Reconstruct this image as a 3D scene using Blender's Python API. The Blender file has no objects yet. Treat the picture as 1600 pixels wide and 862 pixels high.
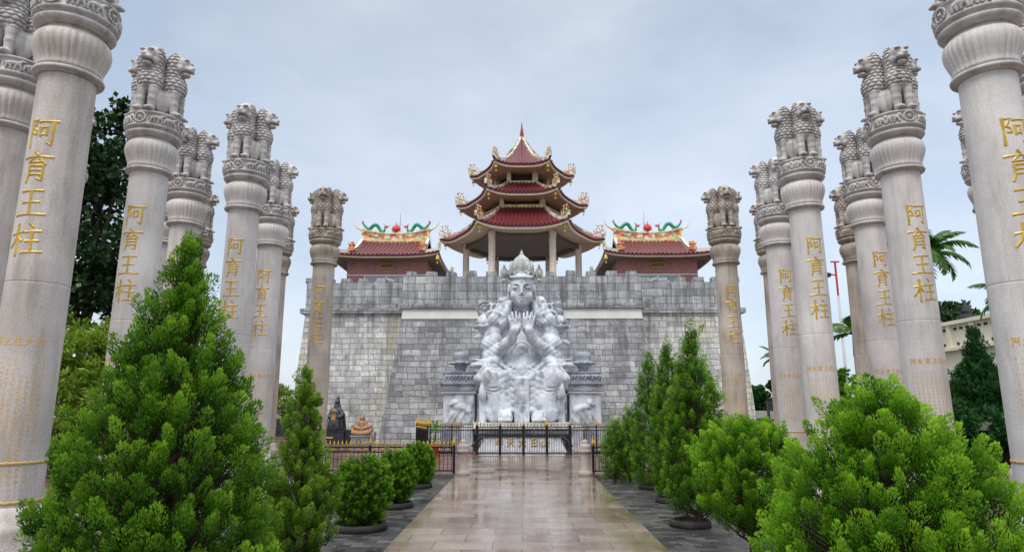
import bpy, math, random
import numpy as np
from mathutils import Vector, Matrix, Euler
R = math.radians
PI = math.pi
scene = bpy.context.scene
COL = scene.collection

# ------------------------------------------------------------------ camera, sky, sun, exposure
cd = bpy.data.cameras.new('camera'); cam = bpy.data.objects.new('camera', cd); COL.objects.link(cam)
cd.sensor_width = 36.0; cd.lens = 1005.14 / 1600 * 36; cd.clip_end = 3000; cd.clip_start = 0.05
cam.location = (0, 0, 2.08); cam.rotation_euler = (R(90 + 11.364), 0, R(0.872))
scene.camera = cam
SUN_EL, SUN_AZ = R(58), R(205)          # azimuth clockwise from +Y: behind the viewer, a little to the left
w = bpy.data.worlds.new('World'); scene.world = w; w.use_nodes = True
nt = w.node_tree; nt.nodes.clear(); N = nt.nodes.new; L = nt.links.new
out = N('ShaderNodeOutputWorld')
sky = N('ShaderNodeTexSky'); sky.sky_type = 'NISHITA'; sky.sun_disc = False
sky.sun_elevation = SUN_EL; sky.sun_rotation = SUN_AZ; sky.air_density = 1.0; sky.dust_density = 2.0
bg = N('ShaderNodeBackground'); bg.inputs['Strength'].default_value = 0.05
L(sky.outputs[0], bg.inputs['Color'])
tc = N('ShaderNodeTexCoord'); sp = N('ShaderNodeSeparateXYZ'); L(tc.outputs['Generated'], sp.inputs[0])
rp = N('ShaderNodeValToRGB'); L(sp.outputs['Z'], rp.inputs[0])
e = rp.color_ramp.elements
e[0].position = 0.0; e[0].color = (.60, .655, .715, 1)
e[1].position = 1.0; e[1].color = (2.0, 2.03, 2.05, 1)
for p_, c_ in ((.22, (.60, .645, .705, 1)), (.42, (.545, .595, .66, 1)), (.58, (.485, .53, .585, 1)), (.75, (1.25, 1.3, 1.36, 1))):
    q_ = e.new(p_); q_.color = c_
nz = N('ShaderNodeTexNoise'); nz.inputs['Scale'].default_value = 1.7; nz.inputs['Detail'].default_value = 7; nz.inputs['Roughness'].default_value = .56
mp = N('ShaderNodeMapping'); mp.inputs['Scale'].default_value = (1, 1, 1.9); mp.inputs['Location'].default_value = (2.1, .9, .4)
L(tc.outputs['Generated'], mp.inputs[0]); L(mp.outputs[0], nz.inputs['Vector'])
cr = N('ShaderNodeValToRGB'); L(nz.outputs['Fac'], cr.inputs[0])
cr.color_ramp.elements[0].position = .38; cr.color_ramp.elements[0].color = (.76, .82, .885, 1)
cr.color_ramp.elements[1].position = .66; cr.color_ramp.elements[1].color = (1.18, 1.145, 1.11, 1)
mx = N('ShaderNodeMix'); mx.data_type = 'RGBA'; mx.blend_type = 'MULTIPLY'; mx.inputs['Factor'].default_value = 1
L(rp.outputs[0], mx.inputs['A']); L(cr.outputs[0], mx.inputs['B'])
bg2 = N('ShaderNodeBackground'); bg2.inputs['Strength'].default_value = 0.92
gx = N('ShaderNodeMapRange'); gx.inputs[1].default_value = -.8; gx.inputs[2].default_value = .8; gx.inputs[3].default_value = .95; gx.inputs[4].default_value = 1.10
L(sp.outputs['X'], gx.inputs[0])
mg = N('ShaderNodeVectorMath'); mg.operation = 'SCALE'; L(mx.outputs['Result'], mg.inputs[0]); L(gx.outputs[0], mg.inputs['Scale'])
L(mg.outputs[0], bg2.inputs['Color'])
ad = N('ShaderNodeAddShader'); L(bg.outputs[0], ad.inputs[0]); L(bg2.outputs[0], ad.inputs[1]); L(ad.outputs[0], out.inputs[0])
sl = bpy.data.lights.new('sun', 'SUN'); sl.energy = 1.6; sl.angle = R(25); sl.color = (1, .975, .94)
so = bpy.data.objects.new('sun', sl); COL.objects.link(so)
sd = Vector((math.sin(SUN_AZ) * math.cos(SUN_EL), math.cos(SUN_AZ) * math.cos(SUN_EL), math.sin(SUN_EL)))
so.rotation_euler = (-sd).to_track_quat('-Z', 'Y').to_euler(); so.location = (0, -10, 40)
vs = scene.view_settings; vs.view_transform = 'Standard'; vs.look = 'None'; vs.gamma = 1; vs.exposure = 0.12; vs.use_curve_mapping = False

# ------------------------------------------------------------------ helpers
def lin(r, g, b):
    f = lambda c: ((c / 255 + .055) / 1.055) ** 2.4 if c > 10 else c / 255 / 12.92
    return (f(r), f(g), f(b), 1)

class MB:
    """collects shapes, links them as one mesh object"""
    def __init__(s): s.v = []; s.f = []; s.sm = []
    def add(s, v, f, smooth=False):
        o = len(s.v); s.v += [tuple(map(float, p)) for p in v]
        s.f += [tuple(int(i) + o for i in q) for q in f]; s.sm += [smooth] * len(f)
    def box(s, c, d, rz=0, taper=1.0):
        x, y, z = d[0] / 2, d[1] / 2, d[2] / 2; ca, sa = math.cos(rz), math.sin(rz); v = []
        for k in (-1, 1):
            t = 1 if k < 0 else taper
            for (a, b) in ((-1, -1), (1, -1), (1, 1), (-1, 1)):
                px, py = a * x * t, b * y * t
                v.append((c[0] + px * ca - py * sa, c[1] + px * sa + py * ca, c[2] + k * z))
        s.add(v, [(3, 2, 1, 0), (4, 5, 6, 7), (0, 1, 5, 4), (1, 2, 6, 5), (2, 3, 7, 6), (3, 0, 4, 7)])
    def hexa(s, v):
        s.add(v, [(3, 2, 1, 0), (4, 5, 6, 7), (0, 1, 5, 4), (1, 2, 6, 5), (2, 3, 7, 6), (3, 0, 4, 7)])
    def grid(s, P, smooth=True, wrap=False, flip=False):
        P = np.asarray(P, float); m, n = P.shape[:2]; v = P.reshape(-1, 3); f = []
        for i in range(m - 1):
            for j in range(n if wrap else n - 1):
                j2 = (j + 1) % n
                q = (i * n + j, i * n + j2, (i + 1) * n + j2, (i + 1) * n + j)
                f.append(q[::-1] if flip else q)
        s.add(v, f, smooth)
    def lathe(s, prof, n=24, c=(0, 0, 0), smooth=True, cap=True, fn=None):
        P = []
        for (r, z) in prof:
            row = []
            for j in range(n):
                a = 2 * PI * j / n; rr = r if fn is None else fn(r, z, a)
                row.append((c[0] + rr * math.cos(a), c[1] + rr * math.sin(a), c[2] + z))
            P.append(row)
        s.grid(P, smooth, True)
        if cap:
            s.add(P[0], [tuple(range(n))[::-1]]); s.add(P[-1], [tuple(range(n))])
    def tube(s, pts, rad, n=8, cap=True, smooth=True, flat=1.0):
        pts = [Vector(p) for p in pts]
        if not hasattr(rad, '__len__'): rad = [rad] * len(pts)
        P = []; up = Vector((0, 0, 1)); prev = None
        for i, p in enumerate(pts):
            t = (pts[min(i + 1, len(pts) - 1)] - pts[max(i - 1, 0)]).normalized()
            if prev is None:
                a = t.cross(up) if abs(t.z) < .95 else t.cross(Vector((0, 1, 0)))
            else:
                a = prev - t * prev.dot(t)
            a.normalize(); b = t.cross(a); prev = a
            P.append([p + (a * math.cos(2 * PI * j / n) + b * math.sin(2 * PI * j / n) * flat) * rad[i] for j in range(n)])
        s.grid(P, smooth, True, flip=True)
        if cap:
            s.add(P[0], [tuple(range(n))]); s.add(P[-1], [tuple(range(n))[::-1]])
    def ball(s, c, r, n=10, rings=7):
        r = (r, r, r) if not hasattr(r, '__len__') else r
        P = [[(c[0] + r[0] * math.sin(PI * i / rings) * math.cos(2 * PI * j / n), c[1] + r[1] * math.sin(PI * i / rings) * math.sin(2 * PI * j / n),
               c[2] - r[2] * math.cos(PI * i / rings)) for j in range(n)] for i in range(rings + 1)]
        s.grid(P, True, True)
    def prism(s, poly, y0, y1):
        """polygon in XZ extruded along Y"""
        n = len(poly); v = [(x, y0, z) for x, z in poly] + [(x, y1, z) for x, z in poly]
        f = [tuple(range(n)), tuple(range(2 * n - 1, n - 1, -1))] + [(i, i + n, (i + 1) % n + n, (i + 1) % n) for i in range(n)]
        s.add(v, f)
    def mesh(s, name, m, off=(0, 0, 0)):
        me = bpy.data.meshes.new(name)
        ox, oy, oz = off
        me.from_pydata([(a - ox, b - oy, c - oz) for a, b, c in s.v], [], s.f)
        me.polygons.foreach_set('use_smooth', s.sm); me.materials.append(m); me.update()
        return me
    def build(s, name, m, parent=None, off=None):
        if off is None: off = origin(parent)
        return link(name, s.mesh(name, m, off), parent)

def origin(o):
    p = Vector((0, 0, 0))
    while o is not None: p += o.location; o = o.parent
    return p
def link(name, me, parent=None):
    o = bpy.data.objects.new(name, me); COL.objects.link(o); o.parent = parent
    return o
def tag(o, label, cat, group=None, kind=None):
    o['label'] = label; o['category'] = cat
    if group: o['group'] = group
    o['kind'] = kind or 'thing'
    return o
def thing(name, label, cat, loc=(0, 0, 0), rz=0, group=None):
    o = bpy.data.objects.new(name, None); COL.objects.link(o); o.location = loc; o.rotation_euler = (0, 0, rz)
    o.empty_display_size = .2
    return tag(o, label, cat, group)
def struct(o): o['kind'] = 'structure'; return o
def copy_tree(o, parent=None):
    c = o.copy(); COL.objects.link(c); c.parent = parent
    for ch in list(o.children): copy_tree(ch, c)
    return c
def np_mesh(name, V, F, m, smooth=False, tint=None):
    """V (n,3), F (k,4) arrays"""
    me = bpy.data.meshes.new(name); V = np.asarray(V, np.float32); F = np.asarray(F, np.int32)
    me.vertices.add(len(V)); me.vertices.foreach_set('co', V.ravel())
    me.loops.add(F.size); me.loops.foreach_set('vertex_index', F.ravel())
    me.polygons.add(len(F)); me.polygons.foreach_set('loop_start', np.arange(0, F.size, F.shape[1], dtype=np.int32))
    me.polygons.foreach_set('loop_total', np.full(len(F), F.shape[1], np.int32))
    me.polygons.foreach_set('use_smooth', np.full(len(F), smooth, bool))
    if tint is not None:
        a = me.attributes.new('tint', 'FLOAT', 'FACE'); a.data.foreach_set('value', np.asarray(tint, np.float32))
    me.materials.append(m); me.update(calc_edges=True); me.validate()
    return me

# ------------------------------------------------------------------ implicit-surface carving (for carved stone figures)
class Vol:
    def __init__(s, lo, hi, h):
        s.lo = np.array(lo, float); s.h = h
        n = np.ceil((np.array(hi, float) - s.lo) / h).astype(int) + 1
        s.ax = [s.lo[i] + h * np.arange(n[i]) for i in range(3)]
        s.D = np.full(n, 9.0, np.float32)
    def _do(s, lo, hi, fn, k, mode):
        m = k + 2.5 * s.h; sl = []
        for i in range(3):
            a = max(0, int(math.floor((lo[i] - m - s.lo[i]) / s.h))); b = min(len(s.ax[i]), int(math.ceil((hi[i] + m - s.lo[i]) / s.h)) + 1)
            if b <= a: return
            sl.append(slice(a, b))
        X, Y, Z = np.meshgrid(s.ax[0][sl[0]], s.ax[1][sl[1]], s.ax[2][sl[2]], indexing='ij')
        d = fn(X, Y, Z).astype(np.float32); A = s.D[tuple(sl)]
        if mode == 'cut':
            d = -d; k = max(k, 1e-6); t = np.clip(.5 - .5 * (d - A) / k, 0, 1); r = d * (1 - t) + A * t + k * t * (1 - t)
        else:
            k = max(k, 1e-6); t = np.clip(.5 + .5 * (d - A) / k, 0, 1); r = d * (1 - t) + A * t - k * t * (1 - t)
        s.D[tuple(sl)] = r
    def ell(s, c, r, k=.0, mode='add', rot=None):
        r = np.array((r, r, r) if not hasattr(r, '__len__') else r, float); c = np.array(c, float); M = None
        if rot is not None: M = np.array(Euler(rot).to_matrix()).T
        e = r if M is None else np.full(3, r.max())
        def fn(X, Y, Z):
            x, y, z = X - c[0], Y - c[1], Z - c[2]
            if M is not None: x, y, z = (M[i, 0] * x + M[i, 1] * y + M[i, 2] * z for i in range(3))
            k0 = np.sqrt((x / r[0]) ** 2 + (y / r[1]) ** 2 + (z / r[2]) ** 2)
            k1 = np.sqrt((x / r[0] ** 2) ** 2 + (y / r[1] ** 2) ** 2 + (z / r[2] ** 2) ** 2) + 1e-9
            return k0 * (k0 - 1) / k1
        s._do(c - e, c + e, fn, k, mode)
    def cone(s, a, b, ra, rb=None, k=.0, mode='add', sy=1.0):
        a = np.array(a, float); b = np.array(b, float); rb = ra if rb is None else rb; ab = b - a; L2 = ab @ ab + 1e-12; rm = max(ra, rb)
        def fn(X, Y, Z):
            x, y, z = X - a[0], Y - a[1], Z - a[2]
            t = np.clip((x * ab[0] + y * ab[1] + z * ab[2]) / L2, 0, 1)
            return np.sqrt((x - t * ab[0]) ** 2 + ((y - t * ab[1]) / sy) ** 2 + (z - t * ab[2]) ** 2) - (ra + (rb - ra) * t)
        s._do(np.minimum(a, b) - rm, np.maximum(a, b) + rm, fn, k, mode)
    def path(s, pts, r, k=.02, mode='add'):
        n = len(pts); r = r if hasattr(r, '__len__') else [r] * n
        for i in range(n - 1): s.cone(pts[i], pts[i + 1], r[i], r[i + 1], k, mode)
    def box(s, c, d, rnd=.02, k=.0, mode='add', rot=None):
        c = np.array(c, float); hd = np.array(d, float) / 2 - rnd; M = None if rot is None else np.array(Euler(rot).to_matrix()).T
        e = hd + rnd if M is None else np.full(3, np.linalg.norm(hd) + rnd)
        def fn(X, Y, Z):
            x, y, z = X - c[0], Y - c[1], Z - c[2]
            if M is not None: x, y, z = (M[i, 0] * x + M[i, 1] * y + M[i, 2] * z for i in range(3))
            x, y, z = np.abs(x) - hd[0], np.abs(y) - hd[1], np.abs(z) - hd[2]
            return np.sqrt(np.maximum(x, 0) ** 2 + np.maximum(y, 0) ** 2 + np.maximum(z, 0) ** 2) + np.minimum(np.maximum(x, np.maximum(y, z)), 0) - rnd
        s._do(c - e, c + e, fn, k, mode)
    def torus(s, c, Rr, r, axis=1, k=.02, mode='add'):
        c = np.array(c, float); e = np.full(3, Rr + r)
        def fn(X, Y, Z):
            q = [X - c[0], Y - c[1], Z - c[2]]; h = q.pop(axis)
            return np.sqrt((np.sqrt(q[0] ** 2 + q[1] ** 2) - Rr) ** 2 + h ** 2) - r
        s._do(c - e, c + e, fn, k, mode)
    def warp(s, lo, hi, fn):
        sl = tuple(slice(max(0, int((lo[i] - s.lo[i]) / s.h)), max(0, int((hi[i] - s.lo[i]) / s.h) + 1)) for i in range(3))
        X, Y, Z = np.meshgrid(s.ax[0][sl[0]], s.ax[1][sl[1]], s.ax[2][sl[2]], indexing='ij')
        s.D[sl] += fn(X, Y, Z).astype(np.float32)
    def nets(s):
        D = s.D.copy()
        D[0] = D[-1] = 9; D[:, 0] = D[:, -1] = 9; D[:, :, 0] = D[:, :, -1] = 9
        S = D < 0; n = np.array(D.shape) - 1
        cnt = np.zeros(n, np.int8)
        for i in (0, 1):
            for j in (0, 1):
                for k in (0, 1): cnt += S[i:n[0] + i, j:n[1] + j, k:n[2] + k]
        mask = (cnt > 0) & (cnt < 8); idx = np.full(n, -1, np.int64); cells = np.argwhere(mask); idx[mask] = np.arange(len(cells))
        acc = np.zeros((len(cells), 3)); num = np.zeros(len(cells))
        for ax in range(3):
            o1, o2 = [a for a in range(3) if a != ax]
            for p in (0, 1):
                for q in (0, 1):
                    A = cells.copy(); A[:, o1] += p; A[:, o2] += q; B = A.copy(); B[:, ax] += 1
                    da = D[A[:, 0], A[:, 1], A[:, 2]]; db = D[B[:, 0], B[:, 1], B[:, 2]]; m = (da < 0) != (db < 0)
                    t = np.where(m, da / np.where(m, da - db, 1), 0); P = A.astype(float); P[:, ax] += t
                    acc[m] += P[m]; num[m] += 1
        V = s.lo + s.h * acc / num[:, None]; F = []
        for ax in range(3):
            o1, o2 = (ax + 1) % 3, (ax + 2) % 3
            a = [slice(None)] * 3; b = [slice(None)] * 3; a[ax] = slice(0, -1); b[ax] = slice(1, None)
            sa = S[tuple(a)]; sb = S[tuple(b)]
            E = np.argwhere(sa != sb); E = E[(E[:, o1] > 0) & (E[:, o2] > 0) & (E[:, o1] < n[o1]) & (E[:, o2] < n[o2])]
            c = []
            for (u, v_) in ((-1, -1), (0, -1), (0, 0), (-1, 0)):
                q = E.copy(); q[:, o1] += u; q[:, o2] += v_; c.append(idx[q[:, 0], q[:, 1], q[:, 2]])
            Q = np.stack(c, 1); fl = ~sa[E[:, 0], E[:, 1], E[:, 2]]; Q[fl] = Q[fl][:, ::-1]; F.append(Q)
        F = np.concatenate(F); return V, F[(F >= 0).all(1)]
    def mesh(s, name, m, off=(0, 0, 0), smooth_it=1, fn=None):
        V, F = s.nets()
        for _ in range(smooth_it):
            A = np.zeros_like(V); c = np.zeros(len(V))
            for i in range(4):
                j = (i + 1) % 4
                np.add.at(A, F[:, i], V[F[:, j]]); np.add.at(c, F[:, i], 1); np.add.at(A, F[:, j], V[F[:, i]]); np.add.at(c, F[:, j], 1)
            V = V * .5 + .5 * A / np.maximum(c, 1)[:, None]
        V = V - np.array(off)
        if fn is not None: V = fn(V)
        return np_mesh(name, V, F, m, True)

# ------------------------------------------------------------------ materials
def new_mat(name):
    m = bpy.data.materials.new(name); m.use_nodes = True; t = m.node_tree
    return m, t, t.nodes.get('Principled BSDF')
def setin(b, k, v):
    if k in b.inputs: b.inputs[k].default_value = v
def noise(t, scale, detail=4, coord='Object', stretch=None, rough=.55):
    n = t.nodes.new('ShaderNodeTexNoise'); n.inputs['Scale'].default_value = scale; n.inputs['Detail'].default_value = detail; n.inputs['Roughness'].default_value = rough
    if coord == 'World':
        g = t.nodes.new('ShaderNodeNewGeometry'); src = g.outputs['Position']
    else:
        g = t.nodes.new('ShaderNodeTexCoord'); src = g.outputs[coord]
        oi = t.nodes.new('ShaderNodeObjectInfo'); va = t.nodes.new('ShaderNodeVectorMath'); t.links.new(src, va.inputs[0]); t.links.new(oi.outputs['Location'], va.inputs[1]); src = va.outputs[0]
    if stretch:
        mp = t.nodes.new('ShaderNodeMapping'); mp.inputs['Scale'].default_value = stretch; t.links.new(src, mp.inputs[0]); src = mp.outputs[0]
    t.links.new(src, n.inputs['Vector']); return n.outputs['Fac']
def ramp(t, fac, stops):
    r = t.nodes.new('ShaderNodeValToRGB'); e = r.color_ramp.elements
    while len(e) < len(stops): e.new(.5)
    for i, (p, c) in enumerate(stops):
        e[i].position = p; e[i].color = c if hasattr(c, '__len__') else (c, c, c, 1)
    t.links.new(fac, r.inputs[0]); return r.outputs[0]
def mixc(t, a, b, fac, mode='MIX'):
    m = t.nodes.new('ShaderNodeMix'); m.data_type = 'RGBA'; m.blend_type = mode
    for k, v in (('A', a), ('B', b)):
        if hasattr(v, 'links') or isinstance(v, bpy.types.NodeSocket): t.links.new(v, m.inputs[k])
        else: m.inputs[k].default_value = v
    if isinstance(fac, bpy.types.NodeSocket): t.links.new(fac, m.inputs['Factor'])
    else: m.inputs['Factor'].default_value = fac
    return m.outputs['Result']
def bump(t, b, h, strength=.3, dist=.02, prev=None):
    n = t.nodes.new('ShaderNodeBump'); n.inputs['Strength'].default_value = strength; n.inputs['Distance'].default_value = dist
    t.links.new(h, n.inputs['Height'])
    if prev: t.links.new(prev, n.inputs['Normal'])
    t.links.new(n.outputs[0], b.inputs['Normal']); return n.outputs[0]
def simple(name, c, rough=.6, metal=0., var=.18, scale=3., bmp=.1, bd=.01, coord='Object'):
    m, t, b = new_mat(name)
    n = noise(t, scale, 5, coord)
    lo = tuple(x * (1 - var) for x in c[:3]) + (1,); hi = tuple(min(1, x * (1 + var)) for x in c[:3]) + (1,)
    t.links.new(ramp(t, n, [(.3, lo), (.7, hi)]), b.inputs['Base Color'])
    b.inputs['Roughness'].default_value = rough; b.inputs['Metallic'].default_value = metal
    if bmp: bump(t, b, noise(t, scale * 8, 3, coord), bmp, bd)
    return m
def granite(name, c1, c2, speck=.25, stain=(.12, .11, .09, 1), stain_amt=.5, scale=1.4, rough=.62, sstretch=(5, 5, .7)):
    m, t, b = new_mat(name)
    base = ramp(t, noise(t, scale, 5), [(.32, c1), (.68, c2)])
    sp_ = ramp(t, noise(t, 75, 2), [(.35, 1 - speck), (.5, 1.0), (.66, min(1.25, 1 + speck * .5))])
    c = mixc(t, base, sp_, 1, 'MULTIPLY')
    st = ramp(t, noise(t, 1.1, 6, stretch=sstretch, rough=.65), [(.48, 0.), (.70, stain_amt)])
    c = mixc(t, c, stain, st); c = mixc(t, c, ramp(t, noise(t, .9, 3), [(.3, .84), (.7, 1.1)]), 1, 'MULTIPLY'); t.links.new(c, b.inputs['Base Color']); b.inputs['Roughness'].default_value = rough
    bump(t, b, noise(t, 60, 3), .25, .006); return m
def masonry(name, bw, bh, tones, mortar, stain=None, stain_amt=.0, yellow=0., off=(0, 0, 0), rough=.7, bstr=.7, wx=1.0):
    m, t, b = new_mat(name)
    g = t.nodes.new('ShaderNodeNewGeometry'); s = t.nodes.new('ShaderNodeSeparateXYZ'); t.links.new(g.outputs['Position'], s.inputs[0])
    ad = t.nodes.new('ShaderNodeMath'); t.links.new(s.outputs[0], ad.inputs[0]); t.links.new(s.outputs[1], ad.inputs[1])
    cm = t.nodes.new('ShaderNodeCombineXYZ'); t.links.new(ad.outputs[0], cm.inputs[0]); t.links.new(s.outputs[2], cm.inputs[1])
    # a little waviness so joints are not ruler-straight
    wn = t.nodes.new('ShaderNodeTexNoise'); wn.inputs['Scale'].default_value = 1.3; t.links.new(g.outputs['Position'], wn.inputs['Vector'])
    vm = t.nodes.new('ShaderNodeVectorMath'); vm.operation = 'MULTIPLY_ADD'; vm.inputs[1].default_value = (.24 * wx, .13 * wx, 0)
    t.links.new(wn.outputs['Color'], vm.inputs[0]); t.links.new(cm.outputs[0], vm.inputs[2])
    mp = t.nodes.new('ShaderNodeMapping'); mp.inputs['Location'].default_value = off; t.links.new(vm.outputs[0], mp.inputs[0])
    br = t.nodes.new('ShaderNodeTexBrick'); t.links.new(mp.outputs[0], br.inputs['Vector'])
    br.inputs['Scale'].default_value = 1; br.inputs['Brick Width'].default_value = bw; br.inputs['Row Height'].default_value = bh
    br.inputs['Mortar Size'].default_value = .016; br.inputs['Mortar Smooth'].default_value = .25; br.offset = .5; br.squash = .72; br.squash_frequency = 3
    br.inputs['Color1'].default_value = (0, 0, 0, 1); br.inputs['Color2'].default_value = (1, 1, 1, 1); br.inputs['Mortar'].default_value = (.5, .5, .5, 1)
    tone = ramp(t, br.outputs['Color'], tones)
    mot = ramp(t, noise(t, 2.6, 7, 'World', rough=.7), [(.28, .62), (.5, 1.), (.74, 1.2)])
    c = mixc(t, tone, mot, 1, 'MULTIPLY')
    big = ramp(t, noise(t, .35, 5, 'World', stretch=(1, 1, 1.4)), [(.35, .80), (.65, 1.15)])
    c = mixc(t, c, big, 1, 'MULTIPLY')
    if yellow:
        yf = ramp(t, noise(t, .28, 4, 'World', stretch=(1.6, 1, .7)), [(.52, 0.), (.68, yellow)])
        c = mixc(t, c, lin(196, 186, 150), yf)
    if stain_amt:
        sf = ramp(t, noise(t, 1.0, 8, 'World', stretch=(2.2, 1.4, .26), rough=.72), [(.48, 0.), (.70, stain_amt)])
        c = mixc(t, c, stain, sf)
        s2 = ramp(t, noise(t, .8, 8, 'World', stretch=(1, 1, 1.7), rough=.75), [(.54, 0.), (.60, stain_amt * .55)])
        c = mixc(t, c, stain, s2)
        s3 = t.nodes.new('ShaderNodeSeparateXYZ'); t.links.new(g.outputs['Position'], s3.inputs[0])
        hr = t.nodes.new('ShaderNodeMapRange'); hr.inputs[1].default_value = 4.2; hr.inputs[2].default_value = 7.3; t.links.new(s3.outputs[2], hr.inputs[0])
        rn = ramp(t, noise(t, 1.6, 6, 'World', stretch=(2.4, 1, .10), rough=.6), [(.50, 0.), (.66, .7)])
        rm = t.nodes.new('ShaderNodeMath'); rm.operation = 'MULTIPLY'; t.links.new(hr.outputs[0], rm.inputs[0]); t.links.new(rn, rm.inputs[1])
        c = mixc(t, c, stain, rm.outputs[0])
    c = mixc(t, c, mortar, br.outputs['Fac']); t.links.new(c, b.inputs['Base Color']); b.inputs['Roughness'].default_value = rough
    inv = t.nodes.new('ShaderNodeMath'); inv.operation = 'SUBTRACT'; inv.inputs[0].default_value = 1; t.links.new(br.outputs['Fac'], inv.inputs[1])
    n1 = bump(t, b, inv.outputs[0], bstr, .05); bump(t, b, noise(t, 7, 8, 'World', rough=.7), .6, .05, n1)
    return m
def wet_paving(name, tw, th, tones, joint, rlo, rhi, moss=False, wave=.02, spec=.5, rsc=.9):
    m, t, b = new_mat(name)
    g = t.nodes.new('ShaderNodeNewGeometry')
    br = t.nodes.new('ShaderNodeTexBrick'); t.links.new(g.outputs['Position'], br.inputs['Vector']); br.inputs['Scale'].default_value = 1
    br.inputs['Brick Width'].default_value = tw; br.inputs['Row Height'].default_value = th; br.inputs['Mortar Size'].default_value = .006
    br.inputs['Color1'].default_value = (0, 0, 0, 1); br.inputs['Color2'].default_value = (1, 1, 1, 1); br.inputs['Mortar'].default_value = (.5, .5, .5, 1)
    c = ramp(t, br.outputs['Color'], tones)
    c = mixc(t, c, ramp(t, noise(t, 1.2, 6, 'World', rough=.65), [(.3, .72), (.7, 1.2)]), 1, 'MULTIPLY')
    c = mixc(t, c, ramp(t, noise(t, 18, 4, 'World'), [(.3, .86), (.7, 1.12)]), 1, 'MULTIPLY')
    if moss:
        s = t.nodes.new('ShaderNodeSeparateXYZ'); t.links.new(g.outputs['Position'], s.inputs[0])
        mr = t.nodes.new('ShaderNodeMapRange'); mr.inputs[1].default_value = .9; mr.inputs[2].default_value = 2.15; t.links.new(s.outputs[0], mr.inputs[0])
        mn = ramp(t, noise(t, 1.6, 6, 'World', stretch=(1.5, .6, 1)), [(.4, 0.), (.62, 1.)])
        mm = t.nodes.new('ShaderNodeMath'); mm.operation = 'MULTIPLY'; t.links.new(mr.outputs[0], mm.inputs[0]); t.links.new(mn, mm.inputs[1])
        c = mixc(t, c, lin(106, 98, 60), mm.outputs[0])
    c = mixc(t, c, joint, br.outputs['Fac']); t.links.new(c, b.inputs['Base Color'])
    rn = noise(t, rsc, 5, 'World', rough=.6); rr = ramp(t, rn, [(.38, rlo), (.64, rhi)])
    rt = mixc(t, rr, ramp(t, br.outputs['Color'], [(0., 0.), (1., .09)]), .999, 'ADD')
    t.links.new(rt, b.inputs['Roughness']); setin(b, 'Specular IOR Level', spec)
    inv = t.nodes.new('ShaderNodeMath'); inv.operation = 'SUBTRACT'; inv.inputs[0].default_value = 1; t.links.new(br.outputs['Fac'], inv.inputs[1])
    n1 = bump(t, b, inv.outputs[0], .5, .006); bump(t, b, noise(t, 2.2, 3, 'World'), wave, .1, n1)
    return m
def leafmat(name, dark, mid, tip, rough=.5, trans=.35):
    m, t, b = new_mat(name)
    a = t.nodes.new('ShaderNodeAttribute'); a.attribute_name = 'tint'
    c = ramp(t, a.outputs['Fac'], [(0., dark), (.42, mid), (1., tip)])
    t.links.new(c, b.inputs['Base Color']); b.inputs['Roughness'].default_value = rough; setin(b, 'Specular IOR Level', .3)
    tr = t.nodes.new('ShaderNodeBsdfTranslucent'); t.links.new(c, tr.inputs[0]); mx = t.nodes.new('ShaderNodeMixShader'); mx.inputs[0].default_value = trans
    t.links.new(b.outputs[0], mx.inputs[1]); t.links.new(tr.outputs[0], mx.inputs[2]); t.links.new(mx.outputs[0], t.nodes['Material Output'].inputs[0])
    return m
def patchwork(name, cols, scale=6., rough=.45):
    """small painted relief: glazed patches of several colours"""
    m, t, b = new_mat(name)
    v = t.nodes.new('ShaderNodeTexVoronoi'); v.inputs['Scale'].default_value = scale
    tc = t.nodes.new('ShaderNodeTexCoord'); t.links.new(tc.outputs['Object'], v.inputs['Vector'])
    s = t.nodes.new('ShaderNodeSeparateColor'); t.links.new(v.outputs['Color'], s.inputs[0])
    n = len(cols); r = ramp(t, s.outputs[0], [(i / n, c) for i, c in enumerate(cols)])
    r.node.color_ramp.interpolation = 'CONSTANT'
    t.links.new(r, b.inputs['Base Color']); b.inputs['Roughness'].default_value = rough
    bump(t, b, v.outputs['Distance'], .8, .05); return m

G = lambda v: (v, v, v, 1)
M = {}
M['col_grey'] = granite('granite grey', lin(203, 196, 191), lin(219, 212, 207), .2, lin(128, 118, 104), .32)
M['col_warm'] = granite('granite warm', lin(188, 178, 170), lin(208, 198, 190), .25, lin(116, 102, 84), .45)
M['col_brown'] = granite('granite weathered', lin(176, 163, 150), lin(202, 190, 178), .25, lin(105, 92, 72), .6)
M['cap_grey'] = granite('carved granite grey', lin(180, 174, 170), lin(204, 198, 194), .15, lin(96, 90, 76), .55, 2.5)
M['cap_brown'] = granite('carved granite weathered', lin(152, 140, 126), lin(192, 181, 170), .15, lin(92, 80, 58), .7, 2.5)
M['gold'] = simple('gold paint', (.58, .37, .05, 1), .42, .3, .25, 6, .1)
M['gold_dull'] = simple('faded gold paint', lin(200, 166, 104), .6, .05, .2, 30, 0)
M['marble'] = granite('white grey marble', lin(184, 188, 194), lin(222, 225, 229), .08, lin(100, 105, 113), .8, 2.0, .66, (2.2, 2.2, 1.1))
M['marble_dark'] = granite('grey veined marble', lin(120, 124, 132), lin(176, 180, 188), .1, lin(66, 70, 78), .7, 1.6, .45, (2, 2, 3))
M['crown_stone'] = granite('mossy marble', lin(158, 162, 156), lin(190, 194, 190), .1, lin(96, 100, 82), .7, 1.6)
gt = [(0., lin(134, 136, 139)), (.15, lin(158, 159, 160)), (.7, lin(174, 174, 174)), (1., lin(194, 194, 191))]
M['bay'] = masonry('castle stone', .76, .33, gt, lin(96, 96, 98), lin(86, 84, 82), .75)
gw = [(0., lin(178, 178, 177)), (.15, lin(202, 201, 198)), (.7, lin(216, 214, 208)), (1., lin(232, 230, 224))]
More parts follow.
